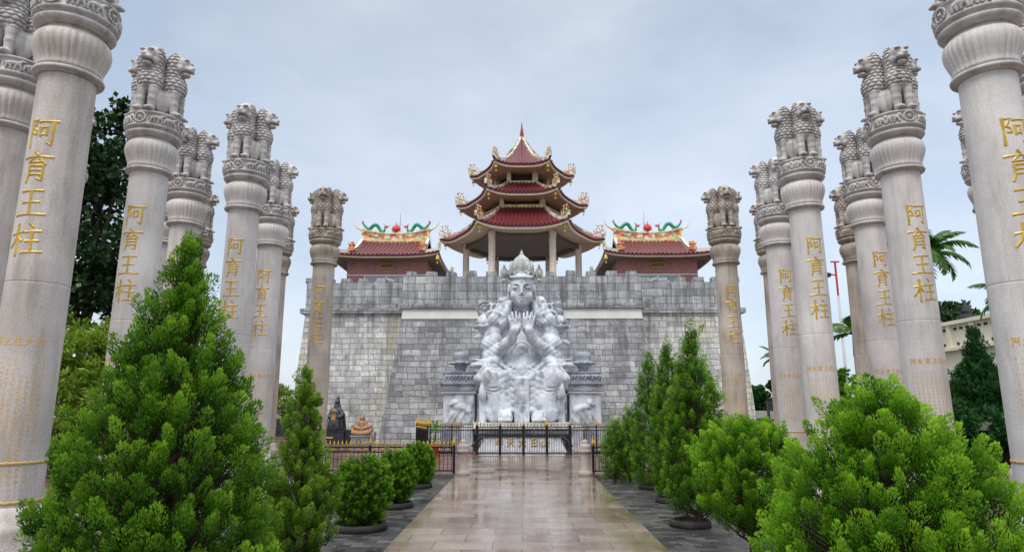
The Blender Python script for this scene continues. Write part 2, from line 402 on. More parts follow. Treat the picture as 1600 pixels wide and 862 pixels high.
M['wing'] = masonry('castle stone pale', .78, .33, gw, lin(128, 127, 124), lin(98, 96, 90), .65, .85, (.3, .11, 0))
gp = [(0., lin(144, 145, 146)), (.2, lin(162, 163, 164)), (.7, lin(174, 174, 174)), (1., lin(190, 190, 188))]
M['parapet'] = masonry('parapet stone', 1.02, .46, gp, lin(84, 86, 90), lin(74, 74, 74), .7, 0, (.1, .03, 0))
M['plaster'] = simple('stained white plaster', lin(216, 214, 206), .75, 0, .1, 1.5, .15, .02)
M['path'] = wet_paving('wet stone tiles', .9, .56, [(0., lin(124, 107, 96)), (.5, lin(140, 125, 113)), (1., lin(154, 140, 129))], lin(74, 64, 57), .03, .14, True, .06, .8)
M['plaza'] = wet_paving('wet red brown paving', .5, .5, [(0., lin(104, 74, 66)), (1., lin(132, 96, 86))], lin(70, 52, 48), .12, .3, False, .05, .5)
M['slate'] = wet_paving('wet dark slate setts', .34, .17, [(0., lin(50, 49, 52)), (.6, lin(72, 70, 72)), (1., lin(98, 92, 88))], lin(34, 34, 35), .22, .55, False, .12, .5, 1.6)
M['soil'] = simple('dark ground', lin(70, 72, 58), .9, 0, .3, .5)
M['kerb'] = simple('dark kerb stone', lin(92, 86, 82), .5, 0, .25, 4, .4, .02)
M['tile'] = simple('glazed maroon tile', (.125, .015, .02, 1), .45, 0, .35, 5, .05)
M['tile_end'] = simple('maroon tile ends', (.14, .02, .022, 1), .35, 0, .3, 8, 0)
M['soffit'] = simple('tan soffit plaster', lin(200, 172, 148), .75, 0, .12, 2, 0)
M['soffit_dark'] = simple('brown timber soffit', lin(112, 96, 84), .75, 0, .12, 2, 0)
M['cream'] = simple('cream painted concrete', lin(232, 218, 190), .6, 0, .1, 4, 0)
M['dark_in'] = simple('dark interior wall', lin(62, 50, 44), .8, 0, .2, 2, 0)
M['pink_col'] = simple('pinkish stone column', lin(222, 200, 184), .55, 0, .1, 5, .1)
M['ridge'] = patchwork('ridge tiles painted', [lin(226, 220, 206), lin(214, 206, 190), lin(196, 150, 120), lin(222, 214, 196), lin(150, 160, 130), lin(206, 170, 150)], 5)
M['ridge_white'] = simple('white ridge plaster', lin(226, 220, 212), .6, 0, .1, 4, .1)
M['frieze'] = patchwork('painted frieze', [lin(226, 206, 150), lin(150, 176, 130), lin(214, 140, 96), lin(232, 222, 196), lin(180, 74, 64), lin(226, 214, 176), lin(190, 120, 90)], 4.5)
M['frieze_yellow'] = patchwork('yellow green frieze', [lin(230, 212, 140), lin(226, 220, 178), lin(176, 190, 140), lin(228, 190, 120)], 4)
M['ornament'] = patchwork('gilt roof ornament', [lin(214, 180, 110), lin(226, 206, 160), lin(190, 120, 80), lin(200, 160, 90)], 9)
M['orange'] = patchwork('orange roof ornament', [lin(206, 124, 76), lin(196, 96, 68), lin(222, 176, 110)], 9)
M['bell'] = simple('yellow bell', lin(214, 186, 92), .4, .1, .1, 5, 0)
M['jade'] = simple('jade green glaze', lin(52, 150, 120), .35, 0, .3, 7, .3)
M['red'] = simple('red paint', lin(196, 48, 38), .4, 0, .15, 5, 0)
M['pink'] = simple('pink paint', lin(206, 96, 92), .5, 0, .15, 5, 0)
M['white'] = simple('white paint', lin(228, 228, 224), .5, 0, .06, 3, 0)
M['brick'] = masonry('maroon brick wall', .24, .08, [(0., lin(160, 98, 95)), (1., lin(186, 120, 116))], lin(158, 112, 108), None, 0, 0, (0, 0, 0), .6, .3, .1)
M['arch_grey'] = simple('grey panel', lin(150, 154, 156), .6, 0, .08, 2, 0)
M['iron'] = simple('black iron', (.012, .012, .014, 1), .4, .3, .2, 6, 0)
M['steel'] = simple('grey steel', lin(120, 124, 128), .4, .6, .1, 4, 0)
M['bollard'] = granite('bollard granite', lin(168, 152, 144), lin(192, 178, 170), .3, lin(110, 96, 86), .5)
M['black_stone'] = simple('black stone', lin(48, 50, 56), .35, 0, .35, 6, .5, .03)
M['bronze'] = simple('tan painted stone', lin(156, 116, 80), .5, 0, .3, 6, .4, .02)
M['terracotta'] = simple('terracotta', lin(170, 84, 54), .7, 0, .15, 4, .1)
M['planter'] = simple('dark planter concrete', lin(44, 39, 36), .75, 0, .4, 5, .3)
M['bark'] = simple('bark', lin(74, 58, 44), .9, 0, .3, 9, .8, .02)
M['wall_white'] = simple('white boundary wall', lin(214, 214, 206), .7, 0, .1, .8, .1)
M['wall_dark'] = simple('dark slate cladding', lin(50, 50, 53), .6, 0, .45, 2.2, .8, .06)
M['cream_build'] = simple('cream rendered wall', lin(224, 216, 192), .7, 0, .08, .6, .05)
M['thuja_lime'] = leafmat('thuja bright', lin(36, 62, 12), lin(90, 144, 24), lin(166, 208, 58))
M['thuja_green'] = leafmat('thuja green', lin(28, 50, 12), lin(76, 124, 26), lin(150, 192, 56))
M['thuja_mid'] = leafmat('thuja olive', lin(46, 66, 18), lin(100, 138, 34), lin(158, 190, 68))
M['broad_dark'] = leafmat('dark broad leaf', lin(16, 32, 14), lin(32, 60, 26), lin(60, 96, 42), .4, .2)
M['bamboo'] = leafmat('yellow green leaf', lin(70, 100, 30), lin(126, 156, 50), lin(176, 192, 76))
M['conifer'] = leafmat('dark conifer', lin(22, 52, 26), lin(40, 84, 40), lin(74, 122, 56))
M['palm'] = leafmat('palm leaf', lin(24, 56, 18), lin(58, 104, 36), lin(120, 156, 60), .4)
M['hedge'] = leafmat('hedge leaf', lin(40, 44, 22), lin(74, 76, 34), lin(116, 96, 48))
M['leafgreen'] = leafmat('potted leaf', lin(40, 90, 24), lin(84, 140, 40), lin(140, 186, 70))
M['crownshaft'] = simple('red crownshaft', lin(176, 66, 38), .5, 0, .2, 5, 0)

# ------------------------------------------------------------------ ground, path, plaza
def sheet(name, x0, x1, y0, y1, z, m, t=None):
    b = MB()
    if t: b.box(((x0 + x1) / 2, (y0 + y1) / 2, z - t / 2), (x1 - x0, y1 - y0, t))
    else: b.add([(x0, y0, z), (x1, y0, z), (x1, y1, z), (x0, y1, z)], [(0, 1, 2, 3)])
    return struct(b.build(name, m))
PW0, PW1 = -2.03, 2.14
sheet('ground', -600, 600, -200, 1500, -.16, M['soil'])
sheet('paved_bed', -6.2, PW0, -6, 20.55, -.1, M['slate']); sheet('paved_bed', PW1, 6.2, -6, 20.55, -.1, M['slate'])
sheet('outer_paving', -18.2, -6.2, -6, 60, -.06, M['plaza']); sheet('outer_paving', 6.2, 18.2, -6, 60, -.06, M['plaza'])
sheet('stone_path', PW0, PW1, -6, 28.6, 0, M['path'], .14)
sheet('plaza', -6.2, PW0, 20.55, 60, -.004, M['plaza'], .15); sheet('plaza', PW1, 6.2, 20.55, 60, -.004, M['plaza'], .15)
sheet('forecourt', PW0, PW1, 28.6, 60, -.002, M['plaza'])

# ------------------------------------------------------------------ castle wall
ct = thing('castle_wall', 'grey stone castle wall with crenellated top and projecting middle bay behind the white seated statue', 'castle wall', (0, 37, 0))
BB, BT = 7.95, 6.92           # half widths of the projecting bay, bottom and top
YB0, YB1, YW0, YW1 = 36.35, 37.1, 38.5, 39.05
b = MB(); ZL = 7.62
b.hexa([(-BB, YB0, -.2), (BB, YB0, -.2), (BB, 45, -.2), (-BB, 45, -.2), (-BT, YB1, ZL), (BT, YB1, ZL), (BT, 45, ZL), (-BT, 45, ZL)])
b.build('central_bay', M['bay'], ct)
WB, WT = 13.75, 13.3
for s in (-1, 1):
    b = MB(); xi = BT - 1.2
    p = [(s * xi, YW0, -.2), (s * WB, YW0, -.2), (s * WB, 56, -.2), (s * xi, 56, -.2), (s * xi, YW1, ZL), (s * WT, YW1, ZL), (s * WT, 56, ZL), (s * xi, 56, ZL)]
    if s < 0: p = [p[i] for i in (1, 0, 3, 2, 5, 4, 7, 6)]
    b.hexa(p); b.build('side_wing', M['wing'], ct)
b = MB(); b.box((0, YB1 + .5, ZL - .34), (2 * BT - .1, 1.0, .62)); 
b.hexa([(-BT - .07, YB1 - .10, ZL - .62), (BT + .07, YB1 - .10, ZL - .62), (BT + .07, YB1 + .3, ZL - .62), (-BT - .07, YB1 + .3, ZL - .62),
        (-BT - .02, YB1 - .035, ZL - .01), (BT + .02, YB1 - .035, ZL - .01), (BT + .02, YB1 + .3, ZL - .01), (-BT - .02, YB1 + .3, ZL - .01)])
b.v = b.v[8:]; b.f = [tuple(i - 8 for i in q) for q in b.f[6:]]; b.sm = b.sm[6:]
b.build('plaster_band', M['plaster'], ct)
b = MB()
b.box((0, YB1 + .30, ZL + .14), (2 * BT + .5, .95, .27))
b.build('ledge', M['parapet'], ct)
for s in (-1, 1):
    b = MB(); b.box((s * (BT + .26 + WT + .3) / 2, YW1 + .30, ZL + .13), (WT + .3 - BT - .26, .95, .30)); b.box((s * (WT + .06), 48, ZL + .131), (.48, 16.6, .296))
    b.build('ledge', M['parapet'], ct)
ZP = 9.52
b = MB(); b.box((0, YB1 + .32, (ZL + .27 + ZP) / 2 + .005), (2 * BT + .16, .6, ZP - ZL - .28)); b.build('parapet', M['parapet'], ct)
for s in (-1, 1):
    b = MB(); b.box((s * (BT + .08 + WT + .02) / 2, YW1 + .30, (ZL + .28 + ZP) / 2 + .005), (WT + .02 - BT - .08, .6, ZP - ZL - .29)); b.box((s * (WT - .28), 47.9, (ZL + .28 + ZP) / 2 + .003), (.6, 17, ZP - ZL - .3))
    b.box((s * (BT - .22), YB1 + 1.3, (ZL + .27 + ZP) / 2 + .004), (.6, 1.35, ZP - ZL - .285))
    b.build('parapet', M['parapet'], ct)
random.seed(3)
mer = None
def merlon(x, y, z=ZP):
    b = MB(); hx, hz = .6 + random.uniform(-.05, .05), .31 + random.uniform(-.03, .04)
    j = [random.uniform(-.02, .02) for _ in range(8)]
    X0, X1, Y0, Y1 = x - hx / 2, x + hx / 2, y - .29, y + .29
    b.hexa([(X0, Y0, z), (X1, Y0, z), (X1, Y1, z), (X0, Y1, z), (X0 + .02 + j[0], Y0 + .015, z + hz + j[1]), (X1 - .02 + j[2], Y0 + .015, z + hz + j[3]), (X1 - .02, Y1, z + hz + j[3]), (X0 + .02, Y1, z + hz + j[1])])
    b.build('merlon', M['parapet'], ct)
for i in range(-6, 6): merlon(.59 + i * 1.18 - .02, YB1 + .32)
for s in (-1, 1):
    for i in range(6): merlon(s * (BT + .70 + i * 1.10), YW1 + .3)
    for i in range(6): merlon(s * (WT - .28), 41.5 + i * 1.9)
b = MB(); b.box((0, 47.5, 8.6), (2 * WT - 1, 16, .8)); b.build('terrace_floor', M['arch_grey'], ct)

# ------------------------------------------------------------------ tiled roof surfaces
def tile_bump(x, pitch=.27, h=.12): return h * np.abs(np.sin(PI * x / pitch)) ** .7

def hex_pt(Rr, k):      # vertex k of the hexagon with a face towards the viewer
    a = R(-120 + 60 * k); return np.array([Rr * math.cos(a), Rr * math.sin(a)])
def curl(p, out, h, r=.05):
    """a curled, spiky gilt finial growing at p, leaning along out"""
    b = MB(); p = Vector(p); o = Vector(out).normalized(); z = Vector((0, 0, 1))
    def sp(pts, r0, r1):
        n = len(pts); b.tube([p + o * u * h + z * v_ * h for u, v_ in pts], [r0 + (r1 - r0) * i / (n - 1) for i in range(n)], 6)
    sp([(-.5, 0), (-.25, .22), (0, .3), (.25, .5), (.3, .8), (.12, 1.0)], r * 2.4, r * .5)
    sp([(-.1, .2), (-.25, .5), (-.12, .8), (-.28, 1.0)], r * 1.5, r * .4)
    sp([(.15, .4), (.45, .45), (.6, .7)], r * 1.4, r * .3); sp([(.0, .28), (.3, .15), (.5, .2)], r * 1.3, r * .4); sp([(-.3, .2), (-.5, .4), (-.45, .65)], r * 1.2, r * .3)
    for u, v_ in ((.05, .62), (-.02, .9), (.34, .9), (-.4, .2)): b.ball(p + o * u * h + z * v_ * h, r * 1.5, 6, 5)
    return b
def bell_mb(p, s=1.0):
    b = MB(); p = Vector(p)
    b.tube([p, p - Vector((0, 0, .16 * s))], .012, 5)
    b.lathe([(.02, -.16 * s), (.09 * s, -.19 * s), (.115 * s, -.3 * s), (.13 * s, -.42 * s), (.17 * s, -.5 * s), (.15 * s, -.5 * s)], 12, p)
    b.tube([p - Vector((0, 0, .5 * s)), p - Vector((0, 0, .66 * s))], .012, 5); b.box(p - Vector((0, 0, .74 * s)), (.1 * s, .02, .14 * s))
    return b

pv = thing('pagoda_pavilion', 'three tiered hexagonal pavilion with maroon upturned roofs and red spire on the castle top', 'pavilion', (.05, 46, 9))
PC = np.array([.05, 46.0])
def pw(xy, z): return (PC[0] + xy[0], PC[1] + xy[1], z)
def hex_roof(Re, Ze, Rt, Zt, lift, band, concave=1.5, pitch=.27):
    rf = None; b = MB(); nt_ = 22; ns = int(Re / .27 * 6)
    T = np.linspace(0, 1, nt_)
    def zz(t, s): return Ze + (Zt - Ze) * (t ** concave * .75 + t * .25) + lift * np.abs(s) ** 3.2 * (1 - t) ** 2
    for k in range(6):
        a0, a1 = hex_pt(1, k), hex_pt(1, k + 1); mid = (a0 + a1) / 2; ap = np.linalg.norm(mid); nrm = mid / ap; tg = (a1 - a0) / np.linalg.norm(a1 - a0)
        Sx = np.linspace(-1, 1, ns); P = np.zeros((nt_, ns, 3))
        for i, t in enumerate(T):
            Rr = Re + (Rt - Re) * t; half = Rr * .5; x = Sx * half
            swell = .04 * Re * np.abs(Sx) ** 4 * (1 - t)          # corners reach out a little
            d = Rr * ap + swell
            z = zz(t, Sx) + tile_bump(x, pitch) * np.clip((1 - np.abs(Sx)) * 12, 0, 1)
            xx = x * (1 + .04 * np.abs(Sx) ** 4 * (1 - t))
            P[i, :, 0] = PC[0] + nrm[0] * d + tg[0] * xx; P[i, :, 1] = PC[1] + nrm[1] * d + tg[1] * xx; P[i, :, 2] = z
        b.grid(P, True)
    rf = b.build('roof', M['tile'], pv)
    # eave board + tile ends + soffit
    bt, bs, bz = MB(), MB(), MB()
    for k in range(6):
        a0, a1 = hex_pt(1, k), hex_pt(1, k + 1); mid = (a0 + a1) / 2; ap = np.linalg.norm(mid); nrm = mid / ap; tg = (a1 - a0) / np.linalg.norm(a1 - a0)
        Sx = np.linspace(-1, 1, 41); rows = [[], [], [], [], []]; tr = [[], [], []]
        for s in Sx:
            x = s * Re * .5 * (1 + .04 * abs(s) ** 4); d = Re * ap + .04 * Re * abs(s) ** 4; z = Ze + lift * abs(s) ** 3.2
            pt = lambda dd, z_, f=1.: (PC[0] + nrm[0] * dd + tg[0] * x * f, PC[1] + nrm[1] * dd + tg[1] * x * f, z_)
            tr[0].append(pt(d + .012, z + .03)); tr[1].append(pt(d + .012, z - .09)); tr[2].append(pt(d - .06, z - .09))
            rows[0].append(pt(d - .05, z - .09)); rows[1].append(pt(d - .05, z - .21)); rows[2].append(pt(d - .16, z - .21, .985))
            fr = Rt * .62 / Re; rows[3].append(pt(d * .6, Ze + (z - Ze) * .45 - .12, .6)); rows[4].append(pt(Rt * .5, Ze - .02, Rt * .5 / Re))
        bt.grid(tr, False, flip=True); bs.grid(rows[:3], False, flip=True); bz.grid(rows[2:], False, flip=True)
        n = int(Re / pitch)
        for i in range(n):
            x = (i + .5 - n / 2) * pitch; s = x / (Re * .5)
            if abs(s) < .97:
                d = Re * ap + .04 * Re * abs(s) ** 4 + .02; z = Ze + lift * abs(s) ** 3.2
                bt.ball((PC[0] + nrm[0] * d + tg[0] * x, PC[1] + nrm[1] * d + tg[1] * x, z + .01), (.085, .085, .085), 6, 4)
    bt.build('tile_ends', M['tile_end'], rf, origin(pv)); bs.build('eave_board', M['cream'], rf, origin(pv)); bz.build('soffit', M['soffit'], rf, origin(pv))
    # hip ridges
    for k in range(6):
        a = hex_pt(1, k); b = MB(); top, bot = [], []
        T = np.linspace(-.03, 1, 18)
        for t in T:
            tt = max(t, 0); Rr = (Re + (Rt - Re) * t) * (1 + .04 * (1 - tt)); z = zz(tt, 1.) + .02 + (.25 * (-t / .03) if t < 0 else 0)
            hgt = band * (1. + .5 * max(0, .25 - tt) / .25)
            bot.append(np.array(pw(a * Rr, z - .05))); top.append(np.array(pw(a * Rr, z + hgt)))
        pr = np.array([-a[1], a[0], 0]) * .09
        prof = [[p - pr for p in bot], [p - pr for p in top], [p + pr for p in top], [p + pr for p in bot]]
        b.grid(prof, False); b.add([prof[i][0] for i in range(4)], [(0, 1, 2, 3)]); b.add([prof[i][-1] for i in range(4)], [(3, 2, 1, 0)])
        b.build('hip_ridge', M['ridge'], rf, origin(pv))
        b = curl(pw(a * Re * .97, zz(0, 1.) + band * 1.2), (a[0], a[1], 0), .55 + Re * .045, .042); b.build('ridge_finial', M['ornament'], rf, origin(pv))
        bell_mb(pw(a * Re * .965, zz(0, 1) - .12), .85).build('eave_bell', M['bell'], rf, origin(pv))
    return rf
def hex_ring(b, Rr, z0, z1, th=.12):
    for k in range(6):
        a0, a1 = hex_pt(Rr, k), hex_pt(Rr, k + 1); i0, i1 = hex_pt(Rr - th, k), hex_pt(Rr - th, k + 1)
        b.hexa([pw(a0, z0), pw(a1, z0), pw(i1, z0), pw(i0, z0), pw(a0, z1), pw(a1, z1), pw(i1, z1), pw(i0, z1)])
def hex_core(b, Rr, z0, z1):
    v = [pw(hex_pt(Rr, k), z0) for k in range(6)] + [pw(hex_pt(Rr, k), z1) for k in range(6)]
    b.add(v, [tuple(range(5, -1, -1)), tuple(range(6, 12))] + [(k, (k + 1) % 6, (k + 1) % 6 + 6, k + 6) for k in range(6)])
for k in range(6):
    q = hex_pt(4.12, k); b = MB(); b.lathe([(.3, 0), (.3, .3), (.235, .36), (.235, 4.3), (.29, 4.4), (.29, 4.72)], 16, pw(q, 9)); b.build('column', M['pink_col'], pv)
b = MB(); hex_ring(b, 4.3, 13.28, 13.62, .4); b.build('lintel', M['soffit_dark'], pv)
hex_roof(5.85, 13.7, 3.15, 15.6, .42, .2)
for (Rr, z0, zf, z1) in ((2.95, 15.55, 15.93, 16.32), (1.98, 17.7, 17.98, 18.66)):
    b = MB(); hex_ring(b, Rr + .1, z0, zf, .14); b.build('frieze_rail', M['frieze_yellow'], pv)
    for k in range(6): q = hex_pt(Rr - .08, k); b = MB(); b.box(pw(q, (z0 + z1) / 2 + .05), (.3, .3, z1 - z0 + .06), R(60 * k)); b.build('storey_post', M['cream'], pv)
    b = MB(); hex_core(b, Rr * .8, z0 - .05, z1 - .05); b.build('inner_wall', M['dark_in'], pv)
hex_roof(4.72, 16.34, 2.1, 17.75, .36, .2)
hex_roof(3.78, 18.68, .12, 21.95, .33, .2, 2.2, .24)
b = MB(); hex_core(b, 4.2, 13.5, 13.64); b.build('ceiling', M['soffit_dark'], pv)
b = MB(); pr = [(.2, 21.75), (.24, 21.95), (.14, 22.05)]
for i in range(7):
    z = 22.05 + i * .14; r = .19 - i * .02; pr += [(r * .55, z), (r, z + .05), (r, z + .08), (r * .55, z + .12)]
pr += [(.04, 23.06), (.05, 23.16), (.01, 23.35)]
b.lathe(pr, 12, (PC[0], PC[1], 0)); b.build('spire', M['red'], pv)

# ------------------------------------------------------------------ gate halls either side
def dragon(cx, y, z, s, parent):
    """green ridge dragon facing the middle: s = +1 head towards +x"""
    o = origin(parent); X = lambda u: cx + s * u
    b = MB(); ctl = [(0, .62), (.12, .48), (.3, .34), (.5, .34), (.68, .5), (.86, .6), (1.03, .52), (1.2, .26), (1.36, .08), (1.52, .1), (1.58, .28), (1.6, .42)]
    pts = []
    for i in range(len(ctl) - 1):
        p0, p1, p2, p3 = ctl[max(i - 1, 0)], ctl[i], ctl[i + 1], ctl[min(i + 2, len(ctl) - 1)]
        for f in (0, .33, .67): pts.append(tuple(.5 * (2 * p1[k] + (p2[k] - p0[k]) * f + (2 * p0[k] - 5 * p1[k] + 4 * p2[k] - p3[k]) * f * f + (3 * p1[k] - p0[k] - 3 * p2[k] + p3[k]) * f ** 3) for k in (0, 1)))
    pts.append(ctl[-1]); us = np.linspace(0, 1, len(pts)); pts = [(X(u_), y + .06 * math.sin(6 * u_), z + v_ + .02) for u_, v_ in pts]
    b.tube(pts, [.035 + .10 * math.sin(PI * min(1, .08 + u * .92)) ** .8 for u in us], 8)
    for i in range(2, 32, 2): p = pts[i]; b.tube([(p[0], p[1], p[2] + .06), (p[0] - s * .05, p[1], p[2] + .19)], [.035, .006], 5)
    for i, dx in ((9, .1), (20, .12), (25, -.06)): p = pts[i]; b.tube([p, (p[0] + s * dx, y - .1, p[2] - .18), (p[0] + s * (dx + .1), y - .12, p[2] - .24)], [.05, .035, .02], 6)
    body = b.build('dragon', M['jade'], parent, o)
    p = pts[-1]; b = MB(); b.ball((p[0] + s * .04, y, p[2] + .05), (.12, .1, .1), 8, 6); b.ball((p[0] + s * .17, y, p[2] + .06), (.09, .07, .05), 8, 6); b.tube([(p[0] + s * .1, y, p[2] - .02), (p[0] + s * .24, y, p[2] - .05)], [.05, .02], 6)
    for q in (-.05, .05): b.tube([(p[0], y + q, p[2] + .12), (p[0] - s * .14, y + q * 2, p[2] + .26)], [.03, .006], 5); b.tube([(p[0] + s * .22, y + q, p[2] + .06), (p[0] + s * .36, y + q, p[2] + .2)], [.012, .004], 4)
    b.build('dragon_head', M['pink'], body, o)
    p = pts[0]; b = MB()
    for a in (-.5, 0, .5): b.tube([p, (p[0] - s * .08, y + a * .1, p[2] + .12), (p[0] - s * .05 + a * .14, y + a * .2, p[2] + .3)], [.05, .06, .008], 6)
    b.build('dragon_tail', M['pink'], body, o)

def hall(cx, label, mast_dx):
    h = thing('gate_hall', label, 'hall', (cx, 46, 9)); o = origin(h)
    EX, EY, GX, CY_ = 3.75, 4.0, 2.5, 46.0; Ze, Zr = 11.98, 13.9; tg = .36; lift = .26
    zt = lambda t: Ze + (Zr - Ze) * (.5 * t + .5 * t * t)
    def zl(t, s): return zt(t) + lift * np.abs(s) ** 4 * np.clip(1 - t / tg, 0, 1) ** 1.5
    b = MB(); nt_ = 26; ns = 180
    for fb in (-1, 1):
        P = np.zeros((nt_, ns, 3)); Sx = np.linspace(-1, 1, ns)
        for i, t in enumerate(np.linspace(0, 1, nt_)):
            half = EX + (GX - EX) * min(t / tg, 1); x = Sx * half
            P[i, :, 0] = cx + x; P[i, :, 1] = CY_ + fb * EY * (1 - t); P[i, :, 2] = zl(t, Sx * half / EX) + tile_bump(x, .29, .12)
        b.grid(P, True, flip=(fb > 0))
    for sx in (-1, 1):
        ny = 150; P = np.zeros((10, ny, 3)); Sy = np.linspace(-1, 1, ny)
        for i, t in enumerate(np.linspace(0, tg, 10)):
            half = EY * (1 - t); y = Sy * half
            P[i, :, 0] = cx + sx * (EX + (GX - EX) * t / tg); P[i, :, 1] = CY_ + y; P[i, :, 2] = zl(t, Sy) + tile_bump(y, .25)
        b.grid(P, True, flip=(sx < 0))
    rf = b.build('roof', M['tile'], h)
    # eave trim
    bt, bs, bz = MB(), MB(), MB()
    per = []
    for (ax, s0) in (('x', -1), ('y', 1), ('x', 1), ('y', -1)):
        for u in np.linspace(-1, 1, 30):
            if ax == 'x': per.append((u * -s0 * EX, s0 * EY, abs(u)))
            else: per.append((s0 * EX, u * s0 * EY, abs(u)))
    def ring(inset, dz, f=1.): return [(cx + x - math.copysign(inset, x) * (abs(x) > EX - .01), CY_ + y - math.copysign(inset, y) * (abs(y) > EY - .01), Ze + f * lift * u ** 4 + dz) for x, y, u in per]
    bt.grid([ring(-.012, .04), ring(-.012, -.07), ring(.05, -.07)], False, True, flip=True)
    bs.grid([ring(.04, -.07), ring(.04, -.16), ring(.14, -.16)], False, True, flip=True)
    bz.grid([ring(.14, -.158), ring(1.3, -.02, 0)], False, True, flip=True)
    bz.add([(cx - 2.7, CY_ - 2.9, Ze - .03), (cx + 2.7, CY_ - 2.9, Ze - .03), (cx + 2.7, CY_ + 2.9, Ze - .03), (cx - 2.7, CY_ + 2.9, Ze - .03)], [(3, 2, 1, 0)])
    for i in range(29):
        x = cx + (i - 14) * .25
        for y in (CY_ - EY - .01,): bt.ball((x, y, Ze + lift * abs((x - cx) / EX) ** 4 + .015), .08, 6, 4)
    bt.build('tile_ends', M['tile_end'], rf, o); bs.build('eave_board', M['soffit'], rf, o); bz.build('soffit', M['soffit_dark'], rf, o)
    for sx in (-1, 1):      # gable end
        b = MB(); x = cx + sx * (GX - .16); ys = np.linspace(-1, 1, 21); poly = [(CY_ + u * EY * (1 - tg), zt(1 - abs(u) * (1 - tg)) - .02) for u in ys]
        v = [(x, y, z) for y, z in poly] + [(x - sx * .1, y, z) for y, z in poly]; n = len(poly)
        b.add(v, [tuple(range(n)) if sx > 0 else tuple(range(n))[::-1], tuple(range(2 * n - 1, n - 1, -1)) if sx > 0 else tuple(range(n, 2 * n))] + [(i, i + n, (i + 1) % n + n, (i + 1) % n) for i in range(n)])
        b.build('gable', M['tile_end'], rf, o)
        for sy in (-1, 1):  # descending ridge, hip ridge, ornaments
            b = MB(); A = []
            for t in np.linspace(1.0, tg - .04, 14): A.append((cx + sx * (GX - .06), CY_ + sy * EY * (1 - t), zt(t) + .05))
            P = [[(x - .1, y, z) for x, y, z in A], [(x - .1, y, z + .3) for x, y, z in A], [(x + .1, y, z + .3) for x, y, z in A], [(x + .1, y, z) for x, y, z in A]]
            b.grid(P, False, flip=(sy > 0)); b.add([q[-1] for q in P], [(0, 1, 2, 3)]); b.build('descending_ridge', M['ridge_white'], rf, o)
            b = MB(); b.grid([[(x - .105, y, z + .12) for x, y, z in A], [(x - .105, y, z + .2) for x, y, z in A]], False); b.grid([[(x + .105, y, z + .12) for x, y, z in A], [(x + .105, y, z + .2) for x, y, z in A]], False)
            b.build('ridge_stripe', M['tile_end'], rf, o)
            b = MB(); A = []
            for t in np.linspace(tg, -.01, 10):
                f = t / tg; A.append((cx + sx * (EX + (GX - EX) * f), CY_ + sy * EY * (1 - t), zt(max(t, 0)) + lift * (1 - f) ** 1.5 + .04))
            dr = np.array((sx * (EX - GX), sy * EY * tg, 0)); dr /= np.linalg.norm(dr); pr = np.array((-dr[1], dr[0], 0)) * .1
            P = [[tuple(np.array(q) - pr) for q in A], [tuple(np.array(q) - pr + (0, 0, .24)) for q in A], [tuple(np.array(q) + pr + (0, 0, .24)) for q in A], [tuple(np.array(q) + pr) for q in A]]
            b.grid(P, False); b.add([q[-1] for q in P], [(0, 1, 2, 3)]); b.build('hip_ridge', M['ridge_white'], rf, o)
            yy = CY_ + sy * EY * (1 - tg + .05); zz_ = zt(tg) + .12; xx = cx + sx * (GX - .02)
            b = MB(); b.box((xx, yy, zz_ + .1), (.5, .4, .2)); b.box((xx, yy, zz_ + .3), (.34, .28, .22)); b.box((xx, yy, zz_ + .45), (.5, .4, .08), 0, .8); b.ball((xx, yy, zz_ + .56), .13, 8, 6)
            for a in range(5): b.tube([(xx + .2 * math.cos(a * 1.25), yy + .15 * math.sin(a * 1.25), zz_ + .45), (xx + .27 * math.cos(a * 1.25), yy + .2 * math.sin(a * 1.25), zz_ + .62)], [.04, .01], 5)
            b.build('roof_ornament', M['orange'], rf, o)
            if sy < 0:
                bell_mb((cx + sx * (EX - .1), CY_ + sy * (EY - .1), Ze + lift - .1), .9).build('eave_bell', M['bell'], rf, o)
            curl((cx + sx * EX, CY_ + sy * EY, Ze + lift + .22), (sx, sy, 0), .42, .03).build('ridge_finial', M['ornament'], rf, o)
    # main ridge
    def ridge_z(u): return .36 * abs(u) ** 2.2
    U = np.linspace(-1, 1, 41); rl = 2.5
    def band(y, z0, z1): return [[(cx + u * rl, y, Zr + z0 + ridge_z(u) * min(1, z0 * 2 + .3)) for u in U], [(cx + u * rl, y, Zr + z1 + ridge_z(u)) for u in U]]
    b = MB()
    f0, f1 = band(CY_ - .16, -.1, .62), band(CY_ + .16, -.1, .62)
    b.grid(f0, False); b.grid(f1, False, flip=True); b.grid([f0[1], f1[1]], False)
    for e_ in (0, -1): b.add([f0[0][e_], f0[1][e_], f1[1][e_], f1[0][e_]], [(0, 1, 2, 3)])
    rd = b.build('main_ridge', M['frieze'], rf, o)
    b = MB()
    for z0, z1, dd in ((.0, .13, .17), (.56, .66, .2)):
        f0, f1 = band(CY_ - dd, z0, z1), band(CY_ + dd, z0, z1)
        b.grid(f0, False); b.grid(f1, False, flip=True); b.grid([f0[1], f1[1]], False); b.grid([f1[0], f0[0]], False)
    b.build('ridge_moulding', M['frieze_yellow'], rd, o)
    for sx in (-1, 1):
        for q in (-.05, .07):
            b = MB(); b.tube([(cx + sx * (rl - .25), CY_ + q, Zr + .62), (cx + sx * (rl + .1), CY_ + q, Zr + .95), (cx + sx * (rl + .42), CY_ + q, Zr + 1.12 + q), (cx + sx * (rl + .75), CY_ + q * 2, Zr + 1.5 + q * 3)], [.09, .07, .04, .008], 7); b.build('swallow_tail', M['frieze_yellow'], rd, o)
    for s in (-1, 1): dragon(cx - s * 2.42, CY_, Zr + .70, s, rd)
